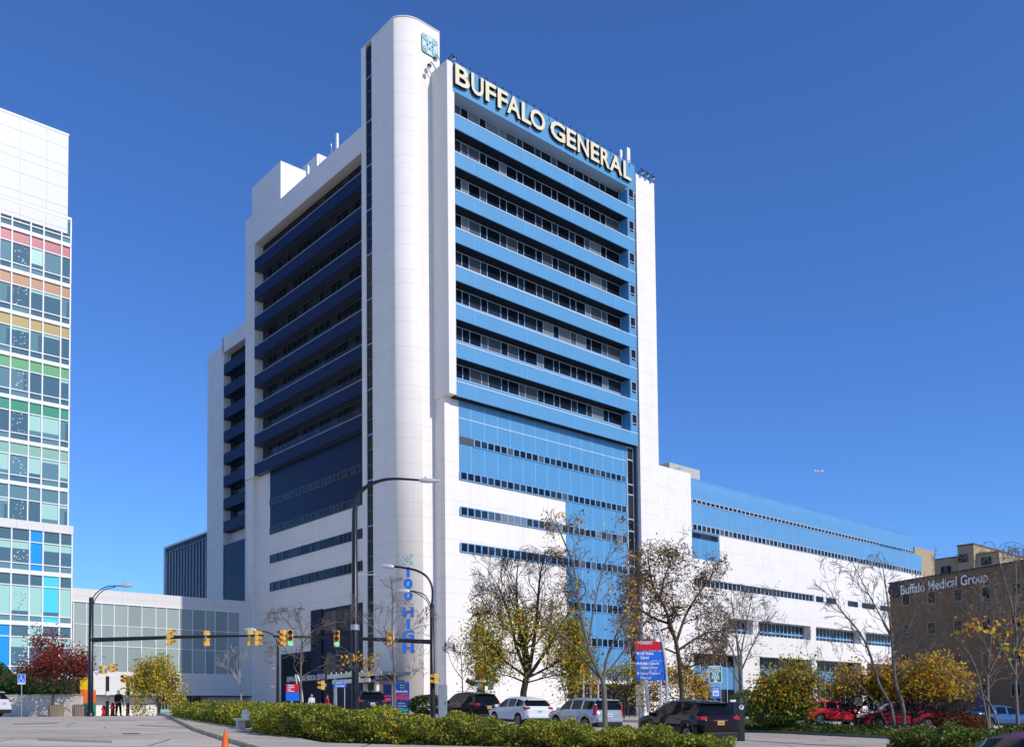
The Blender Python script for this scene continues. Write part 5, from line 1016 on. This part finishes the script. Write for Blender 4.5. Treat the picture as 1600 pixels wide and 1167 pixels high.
signal('side turned pedestrian signal low in front of the entrance glazing',504,1070,66,265,h=1.0,n=2); 
# accessible parking sign
bb=gp(33,62); s_=empty('accessible_parking_sign',bb,0,'blue wheelchair symbol sign on a thin grey post','sign'); z0=zt_(33,1068,62)-bb[2]; z1=zt_(33,1053,62)-bb[2]; zc=(z0+z1)/2; hh=(z1-z0)/2
m=MB(); m.tube([(0,.03,0),(0,.03,z1)],.035,galv,6); m.build('post',s_); m=MB(); m.box(-.26,.26,-.02,0,z0-.02,z1+.02,signw); m.box(-.235,.235,-.026,-.02,z0+.08,z1,bluep); pn=m.build('panel',s_)
m=MB(); m.tube([(-.02,-.035,zc+.22),(-.02,-.036,zc+.22)],.045,signw,10); m.tube([(-.02,-.035,zc+.15),(-.01,-.035,zc),(.09,-.035,zc),(.13,-.035,zc-.13),(.18,-.035,zc-.13)],.022,signw,6)
m.tube([(-.03+.14*math.cos(a),-.034,zc-.08+.14*math.sin(a)) for a in np.linspace(R_(100),R_(350),14)],.02,signw,6); m.build('wheelchair_symbol',pn)
# low concrete wall
wa=gp(-20,67.5); wb=gp(126,67.5); m=MB(); wallm=panel_mat('cast_concrete_wall',(.64,.58,.49),.6,(.1,),4.0,lw=.03,dark=.7,rough=.9,streak=.08); z0=min(wa[2],wb[2]); hw_=zt_(60,1086,67.5)-z0
tag(MB(wa).box(wa[0]-4,wb[0],wa[1],wb[1]+.35,z0-.2,z0+hw_,wallm).box(wa[0]-4,wb[0]+.04,wa[1]-.05,wb[1]+.4,z0+hw_,z0+hw_+.08,kerbm).build('concrete_wall',None,wa),'low pale concrete wall along the back of the parking lot','wall')
# planters
plm=mat('planter_brown',(.25,.19,.14),.7,noise=.15)
for x0,x1,lb in ((76,99,'fluted brown planter holding the red maple'),(114,136,'empty fluted brown planter left of the black signal mast')):
    xc=(x0+x1)/2; bb=gp(xc,65.6); r_=(x1-x0)/FPX*65.6/2; r0=empty('planter',bb,0,lb,'planter','fluted planters'); hp2=zt_(xc,1101,65.6)-bb[2]
    m=MB(); n=40; pts=[((r_-(.05 if i%2 else 0))*math.cos(2*math.pi*i/n),(r_-(.05 if i%2 else 0))*math.sin(2*math.pi*i/n)) for i in range(n)]; m.prism(pts,0,hp2,plm); m.build('tub',r0); m=MB(); m.tube([(0,0,hp2-.02),(0,0,hp2+.03)],r_*.85,soil,20); m.build('soil',r0)
# coloured block sculpture
bs_=gp(135,72.5); sc_=empty('block_sculpture',bs_,0,'stack of green, orange, yellow and blue toy like blocks behind the left mast','sculpture')
def zl(y): return zt_(135,y,72.5)-bs_[2]
cols=dict(g=mat('block_green',(.01,.27,.12),.45),o=mat('block_orange',(.78,.12,.01),.45),y=mat('block_yellow',(.85,.58,.01),.45),b=mat('block_blue',(.02,.12,.62),.45))
def blk(w_,zA,zB,c,rot,dx=0,nm='block'):
    m=MB(); m.box(-w_/2,w_/2,-w_/2,w_/2,zA,zB,c); ca,sa=math.cos(R_(rot)),math.sin(R_(rot)); m.xf(lambda p:(p[0]*ca-p[1]*sa+dx,p[0]*sa+p[1]*ca,p[2])); return m.build(nm,sc_,bevel=.04)
blk(1.1,0,zl(1098),cols['g'],20,.1,'green_block'); blk(1.15,zl(1098),zl(1077.5),cols['o'],35,.0,'orange_block'); blk(.85,zl(1077.5),zl(1056.5),cols['y'],12,-.0,'yellow_block')
m=MB(); m.ball((.0,0,zl(1047)),(.42,.42,.48),cols['b'],18,12); m.tube([(0,0,zl(1057)),(0,0,zl(1050))],[.5,.35],cols['b'],18); m.ball((.12,-.05,zl(1036)),(.27,.27,.22),cols['b'],14,10); m.build('blue_ball',sc_)
# box at the kerb
bb=gp(260,62); m=MB(); m.box(-.32,.32,-.2,.2,0,.16,mat('pale_green_metal',(.42,.55,.50),.5)); m.box(-.32,.32,-.2,.2,.20,.42,mat('pale_green_metal',(0,0,0))); m.box(-.24,.24,-.16,.16,.16,.20,black); tag(m.build('utility_box',None,bb),'small pale green utility box on the ground at the kerb','utility box')
# bench
bb=gp(388,40.5); bb[2]+=.13; be=empty('concrete_bench',bb,R_(-38),'weathered pale concrete bench on the sidewalk before the hedge','bench'); bcm=mat('weathered_concrete',(.62,.58,.52),.9,noise=.2,nscale=10)
m=MB(); m.box(-.75,.75,-.24,.24,.40,.50,bcm); m.build('seat',be,bevel=.015); m=MB(); m.box(-.72,.72,.18,.26,.50,.86,bcm); m.build('backrest',be,bevel=.015)
for sg in (-1,1): m=MB(); m.box(sg*.55-.07,sg*.55+.07,-.2,.2,0,.40,bcm); m.build('leg',be,bevel=.01)
# cone
D=27.; bb=hit(352,1166.5); D=28.2; bb=gp(352,D); co_=empty('traffic_cone',bb,0,'orange traffic cone on the asphalt at the bottom edge','traffic cone'); hc=zt_(352,1139.5,D)-bb[2]; orm=mat('cone_orange',(.82,.13,.01),.5)
m=MB(); m.tube([(0,0,.03),(0,0,hc)],[hc*.20,.03],orm,20); m.build('cone_body',co_); m=MB(); m.box(-.19,.19,-.19,.19,0,.035,orm); m.build('base',co_,bevel=.01)
# wayfinding sign (curved)
D=50.; b=gp(1018,D); wf=empty('wayfinding_sign',b,0,'red and blue wayfinding sign hung between curved white masts','sign')
m=MB(); L1=[loc(1003,1000),loc(1006,1030),loc(1010,1063),loc(1012,1085),loc(1014,1110)]; 
m.tube(tube_arc([loc(1013.5,1112),loc(1011,1085),loc(1009,1062)]),.10,steel,10); m.build('mast',wf)
m=MB(); m.tube(tube_arc([loc(1039,1112),loc(1042,1085),loc(1041,1050),loc(1036,1010),loc(1030,985),loc(1024,970)]),.075,steel,10); m.build('mast',wf)
m=MB(); m.tube(tube_arc([loc(1031,1110,50.6),loc(1033,1085,50.6),loc(1031,1050,50.6),loc(1025,1005,50.6),loc(1022,978,50.6)]),.06,steel,10); m.build('mast',wf)
def quad3(m,pts,d,mt):
    n=len(pts); f=[np.array(p,float) for p in pts]; bk=[p+V3(0,d,0) for p in f]; m.add(f+bk,[tuple(range(n))[::-1],tuple(range(n,2*n))]+[(i,(i+1)%n,n+(i+1)%n,n+i) for i in range(n)],mt)
rowsg=[((992.5,1000),(1030.5,1002),(1034,1015.8),(993.5,1015.8),redp,[('EMERGENCY',0)],'^'),((993.5,1016.5),(1033.5,1016.5),(1036.5,1031.5),(994,1031.5),bluep,[('UB Medical',0),('School',1)],'<'),((994,1032.2),(1036,1032.2),(1038,1047),(994.5,1047),bluep,[('Buffalo General',0),('Medical Center',1)],'>'),((994.5,1047.7),(1038,1047.7),(1038.5,1062.5),(995,1062.5),bluep,[("Oishei Children's",0),('Hospital',1)],'^')]
for tl2,tr2,br2,bl2,mt,txt,arw in rowsg:
    m=MB(); quad3(m,[loc(*tl2),loc(*tr2),loc(*br2),loc(*bl2)],.10,mt); pn=m.build('panel',wf)
    m=MB(); quad3(m,[loc(tr2[0],tr2[1])+V3(0,.02,0),loc(tr2[0]+4,tr2[1]+.5)+V3(0,.25,0),loc(br2[0]+4,br2[1])+V3(0,.25,0),loc(*br2)+V3(0,.02,0)],.05,dblue); m.build('side_panel',pn)
    for tx,i in txt:
        p=loc(1000.5,tl2[1]+6.1+i*6.6); wid={'EMERGENCY':19,'UB Medical':20,'School':13,'Buffalo General':29,'Medical Center':27,"Oishei Children's":31,'Hospital':16}[tx]/FPX*D
        me=text_mesh(tx,.26,.004,.006,signw,signw,align='LEFT'); xs_=[q.co.x for q in me.vertices]; s=wid/(max(xs_)-min(xs_)); mobj(me,'lettering',pn,T(p[0],p[1]-.012,p[2])@RX90@Matrix.Diagonal((s,.88,1,1)))
    p=loc(997,tl2[1]+3.9); a={'^':0,'<':90,'>':-90}[arw]; m=MB(); m.prism([(-.02,-.09),(.02,-.09),(.02,.0),(.07,-.03),(.07,.015),(0,.09),(-.07,.015),(-.07,-.03),(-.02,0)],0,.008,signw); k_=T(p[0],p[1]-.012,p[2])@RX90@rz(R_(a)); m.xf(lambda q:k_@Vector(q)); m.build('arrow',pn)
# pay station, pay signs
D=38.; b=gp(1157,D); pk_=empty('pay_station',b,R_(8),'black parking pay station with a white P beside the plum suv','pay station'); hp3=loc(1157,1096)[2]
m=MB(); m.box(-.13,.13,-.12,.12,0,hp3,black); m.build('housing',pk_,bevel=.02); m=MB(); m.tube([(.0,-.125,hp3-.22),(0,-.13,hp3-.22)],.10,signw,16); pd=m.build('badge',pk_); me=text_mesh('P',.2,.003,.006,dblue,dblue); mobj(me,'lettering',pd,T(0,-.14,hp3-.29)@RX90)
bb=gp(1146,40.5); p2=empty('meter_post',bb,0,'black post with a white cap left of the pay station','post'); m=MB(); h=zt_(1146,1092,40.5)-bb[2]; m.tube([(0,0,0),(0,0,h-.12)],.12,black,12); m.build('post',p2); m=MB(); m.box(-.14,.1,-.1,.1,h-.12,h-.02,signw); m.build('cap',p2,bevel=.02)
D=45.; b=gp(1119,D); ps2=empty('pay_here_sign',b,0,'green and white PARKING PAY STATION PAY HERE sign with an arrow','sign')
m=MB(); m.tube([(0,.04,0),(0,.04,loc(1119,1038)[2])],.035,galv,8); m.build('post',ps2)
w2=10.3/FPX*D; zA=loc(1119,1066.3)[2]; zB=loc(1119,1039.8)[2]; m=MB(); m.box(-w2,w2,-.02,0,zA,zB,signw); m.box(-w2+.03,w2-.03,-.025,-.02,zA+.03,zB-.30,greenp); m.box(-w2+.03,w2-.03,-.025,-.02,zB-.28,zB-.03,greenp); pn=m.build('panel',ps2)
for tx,y,hh,wd in (('PARKING',1044.6,.15,.46),('PAY STATION',1049,.12,.48),('PAY',1055,.19,.30),('HERE',1060,.19,.36)):
    me=text_mesh(tx,hh*1.35,.003,.004,signw,signw); xs_=[q.co.x for q in me.vertices]; s=wd/(max(xs_)-min(xs_)); mobj(me,'lettering',pn,T(0,-.03,loc(1119,y)[2]-.02)@RX90@Matrix.Diagonal((s,1,1,1)))
m=MB(); zc=loc(1119,1063)[2]; m.prism([(-.03,.07),(.03,.07),(.03,.0),(.11,.0),(0,-.09),(-.11,0),(-.03,0)],0,.006,signw); k_=T(0,-.026,zc)@RX90; m.xf(lambda q:k_@Vector(q)); m.build('arrow',pn)
m=MB(); zA=loc(1119,1090)[2]; zB=loc(1119,1073)[2]; m.box(-.21,.21,-.03,0,zA,zB,bluep); m.box(-.15,.15,-.036,-.03,zA+.10,zB-.16,signw); m.box(-.10,.10,-.04,-.036,zA+.14,zA+.28,galv); lp=m.build('lower_panel',ps2)
me=text_mesh('PAYMENT',.09,.003,.002,signw,signw,sx=.8); mobj(me,'lettering',lp,T(0,-.036,zB-.12)@RX90)
# small blue/white sign on lawn
bb=gp(1182,68); s3=empty('lawn_sign',bb,0,'small pale blue and white sign on a thin post by the lawn','sign'); m=MB(); m.tube([(0,.03,0),(0,.03,zt_(1182,1090,68)-bb[2])],.03,galv,6); m.build('post',s3); m=MB(); m.box(-.27,.27,-.02,0,zt_(1182,1098.5,68)-bb[2],zt_(1182,1090,68)-bb[2],signw); m.box(-.2,.0,-.026,-.02,zt_(1182,1096,68)-bb[2],zt_(1182,1092,68)-bb[2],bluep); m.build('panel',s3)
# red/blue sign left of entrance
D=66.; b=gp(457,D); rs=empty('emergency_direction_sign',b,0,'red over blue direction sign with curved white supports beside the reddish bare tree','sign')
w2=10./FPX*D
for yA,yB,mt in ((1068,1080.5,redp),(1081,1094.5,bluep)):
    m=MB(); m.box(-w2,w2,-.06,.06,loc(457,yB)[2],loc(457,yA)[2],mt); pn=m.build('panel',rs)
    if mt is redp:
        for j,(tx,y) in enumerate((("Children's",1071.2),('Emergency',1074),('Adult',1077.3),('Emergency',1080))):
            me=text_mesh(tx,.15,.003,.004,signw,signw,sx=.75,align='LEFT'); mobj(me,'lettering',pn,T(-w2+.12,-.065,loc(457,y)[2])@RX90)
m=MB(); m.tube([(-.05,0,0),(-.05,0,loc(457,1094)[2])],.06,steel,8); m.build('mast',rs); m=MB(); m.tube(tube_arc([(w2+.28,0,0),(w2+.26,0,1.2),(w2+.1,0,2.3),(w2-.12,0,loc(457,1054)[2])]),.06,steel,8); m.tube(tube_arc([(w2-.05,0,1.6),(w2-.25,0,loc(457,1053)[2])]),.05,steel,8); m.build('mast',rs)
# blue directory boards
for i,(px,D,x0,x1,yA,yB,lb) in enumerate(((628,70.,618,639,1065,1114,'tall blue directory board with a red stripe beside the rounded tower'),(605.5,73.,600,611,1068,1114,'narrower shaded blue directory board left of the bright one'))):
    b=gp(px,D); r_=empty('directory_board',b,0,lb,'sign'); w2=(x1-x0)/2/FPX*D; zT=loc(px,yA)[2]
    m=MB(); m.box(-w2-.06,w2+.06,-.05,.15,.25,zT,dblue if i==0 else mat('shaded_board_blue',(.005,.02,.09),.5)); m.box(-w2,w2,-.06,.0,0,.28,signw); pn=m.build('board',r_,bevel=.03)  # second board gets a darker blue, its shade put into the colour
    m=MB(); m.box(-w2,w2,-.07,-.051,zT-1.35,zT-1.10,mat('stripe_pink',(.65,.05,.14),.5)); m.box(-w2,w2,-.07,-.051,zT-1.0,zT-.90,mat('stripe_pink',(0,0,0))) ; m.box(-w2,w2,-.07,-.051,.42,.60,mat('stripe_green',(.03,.45,.12),.5)); m.build('stripe',pn)
    if i==0:
        me=text_mesh('Kaleida Health',.24,.003,.004,signw,signw,sx=.62); mobj(me,'lettering',pn,T(.0,-.056,zT-.78)@RX90)
        for j in range(6): me=text_mesh(('Main Entrance','Vascular Institute','Emergency','Parking','Deliveries','Research')[j],.15,.003,.002,signw,signw,sx=.62,align='LEFT'); mobj(me,'lettering',pn,T(-w2+.2,-.056,zT-1.65-j*.2)@RX90)
        c2=crest(0,0,.17,T(0,-.05,zT-.35)@RX90,None,False); c2.build('emblem',pn)
# street name signs
D=68.; b=gp(531,D); ss_=empty('street_sign',b,0,'blue street name signs on two thin posts behind the hedge','sign'); m=MB()
for dx in (-.28,.35): m.tube([(dx,.03,0),(dx,.03,loc(531,1066 if dx<0 else 1066)[2])],.035,steel,6)
m.build('post',ss_)
for y,wd,tx,dx in ((1071,.92,'HIGH STREET',.02),(1066.5,.62,'ELLICOTT',.0)):
    m=MB(); zc=loc(531,y)[2]; m.box(dx-wd/2,dx+wd/2,-.03,0,zc-.12,zc+.12,bluep); pn=m.build('panel',ss_); me=text_mesh(tx,.19,.003,.004,signw,signw,sx=.6); mobj(me,'lettering',pn,T(dx,-.036,zc-.07)@RX90)
# rust sculpture
D=72.; b=gp(752,D); rst=mat('rusted_steel',(.30,.085,.035),.85,noise=.35,nscale=3); ru=empty('rust_sculpture',b,0,'rusted steel sculpture with a block on a dark curved tray','sculpture')
z1=loc(752,1061)[2]; z2=loc(752,1034.5)[2]; m=MB(); m.add([(-.45,-.4,z1),(.62,-.4,z1+.1),(.55,-.4,z2),(-.35,-.4,z2-.02),(-.45,.4,z1),(.62,.4,z1+.1),(.55,.4,z2),(-.35,.4,z2-.02)],[(0,1,2,3),(7,6,5,4),(0,4,5,1),(1,5,6,2),(2,6,7,3),(3,7,4,0)],rst); m.build('rust_block',ru)
m=MB(); drk=mat('dark_rust',(.05,.03,.025),.8,noise=.2); m.tube(tube_arc([(-1.15,0,z1+.0),(-.7,0,z1-.28),(0,0,z1-.36),(.8,0,z1-.26),(1.35,0,z1-.0)]),[.02]+[.2]*55+[.02],drk,10); m.build('curved_tray',ru); m=MB(); m.tube([(0,0,0),(0,0,z1-.3)],[.42,.30],drk,10); m.build('stem',ru)
# green guide sign and parking sign
D=64.; b=gp(767,D); gs=empty('green_guide_sign',b,0,'green guide sign above a small pale sign on one post','sign'); m=MB(); m.tube([(0,.04,0),(0,.04,loc(767,1047)[2])],.035,galv,6); m.build('post',gs)
m=MB(); m.box(-.29,.29,-.02,0,loc(767,1065)[2],loc(767,1047.5)[2],greenp); pn=m.build('panel',gs)
for j,tx in enumerate(('FREE','SHUTTLE','SERVICE')): me=text_mesh(tx,.15,.003,.002,signw,signw,sx=.7); mobj(me,'lettering',pn,T(0,-.026,loc(767,1052.5+j*4.6)[2])@RX90)
m=MB(); m.box(-.2,.2,-.02,0,loc(767,1077)[2],loc(767,1066)[2],mat('pale_sign',(.45,.60,.68),.5)); m.build('lower_panel',gs)
b=gp(750,D); gs=empty('small_white_sign',b,0,'small grey white notice on a post left of the green guide sign','sign'); m=MB(); m.tube([(0,.04,0),(0,.04,loc(750,1050)[2])],.03,galv,6); m.build('post',gs); m=MB(); m.box(-.16,.16,-.02,0,loc(750,1075)[2],loc(750,1064)[2],signw); m.build('panel',gs)
# metal columns
for i,(px,yt,nm) in enumerate(((912,1037,'leftmost'),(923.5,1041,'middle'),(935,1046,'rightmost'))):
    D=66.+i*1.2; b=gp(px,D); c_=empty('light_column',b,0,nm+' of the three pale metal light columns behind the silver car','light column','metal light columns'); m=MB(); za=loc(px,1068)[2]; m.tube([(0,0,0),(0,0,za)],.075,steel,10); m.build('stem',c_); m=MB(); m.tube([(0,0,za),(0,0,loc(px,yt)[2])],.12,steel,14); m.build('sleeve',c_)
# low fence behind
fc=empty('railing_fence',gp(965,76),0,'low dark metal railing behind the parked cars','fence'); fb=gp(965,76)
m=MB(); a=gp(885,76)-fb; c=gp(1090,76)-fb; m.tube([a+V3(0,0,1.0),c+V3(0,0,1.0)],.03,black,5); m.tube([a+V3(0,0,.15),c+V3(0,0,.15)],.03,black,5); m.build('rail',fc)
proto=None
for i in range(28):
    p=a+(c-a)*i/27; m=MB(); m.tube([(p[0],p[1],p[2]),(p[0],p[1],p[2]+1.05)],.022,black,4); m.build('post',fc)
# aeroplane
p=at(1280,736,1500); pl=empty('aeroplane',p,R_(172),'tiny white aeroplane in the blue sky at the right','aeroplane'); m=MB(); m.tube([(-7,0,0),(-6,0,0),(4,0,0),(7,0,.4)],[.2,1.0,.9,.2],wside,10); m.build('fuselage',pl)
m=MB(); m.prism([(1,0),(-1.6,0),(-2.6,7),(-1.4,7)],-.15,.1,wside); m.prism([(1,0),(-1.6,0),(-2.6,-7),(-1.4,-7)],-.15,.1,wside); m.build('wing',pl); m=MB(); m.add([(4.5,0,.5),(7,0,.5),(7.6,0,3),(6.4,0,3),(4.5,.2,.5),(7,.2,.5),(7.6,.2,3),(6.4,.2,3)],[(0,1,2,3),(7,6,5,4),(0,4,5,1),(1,5,6,2),(2,6,7,3),(3,7,4,0)],wside); m.build('tail',pl)
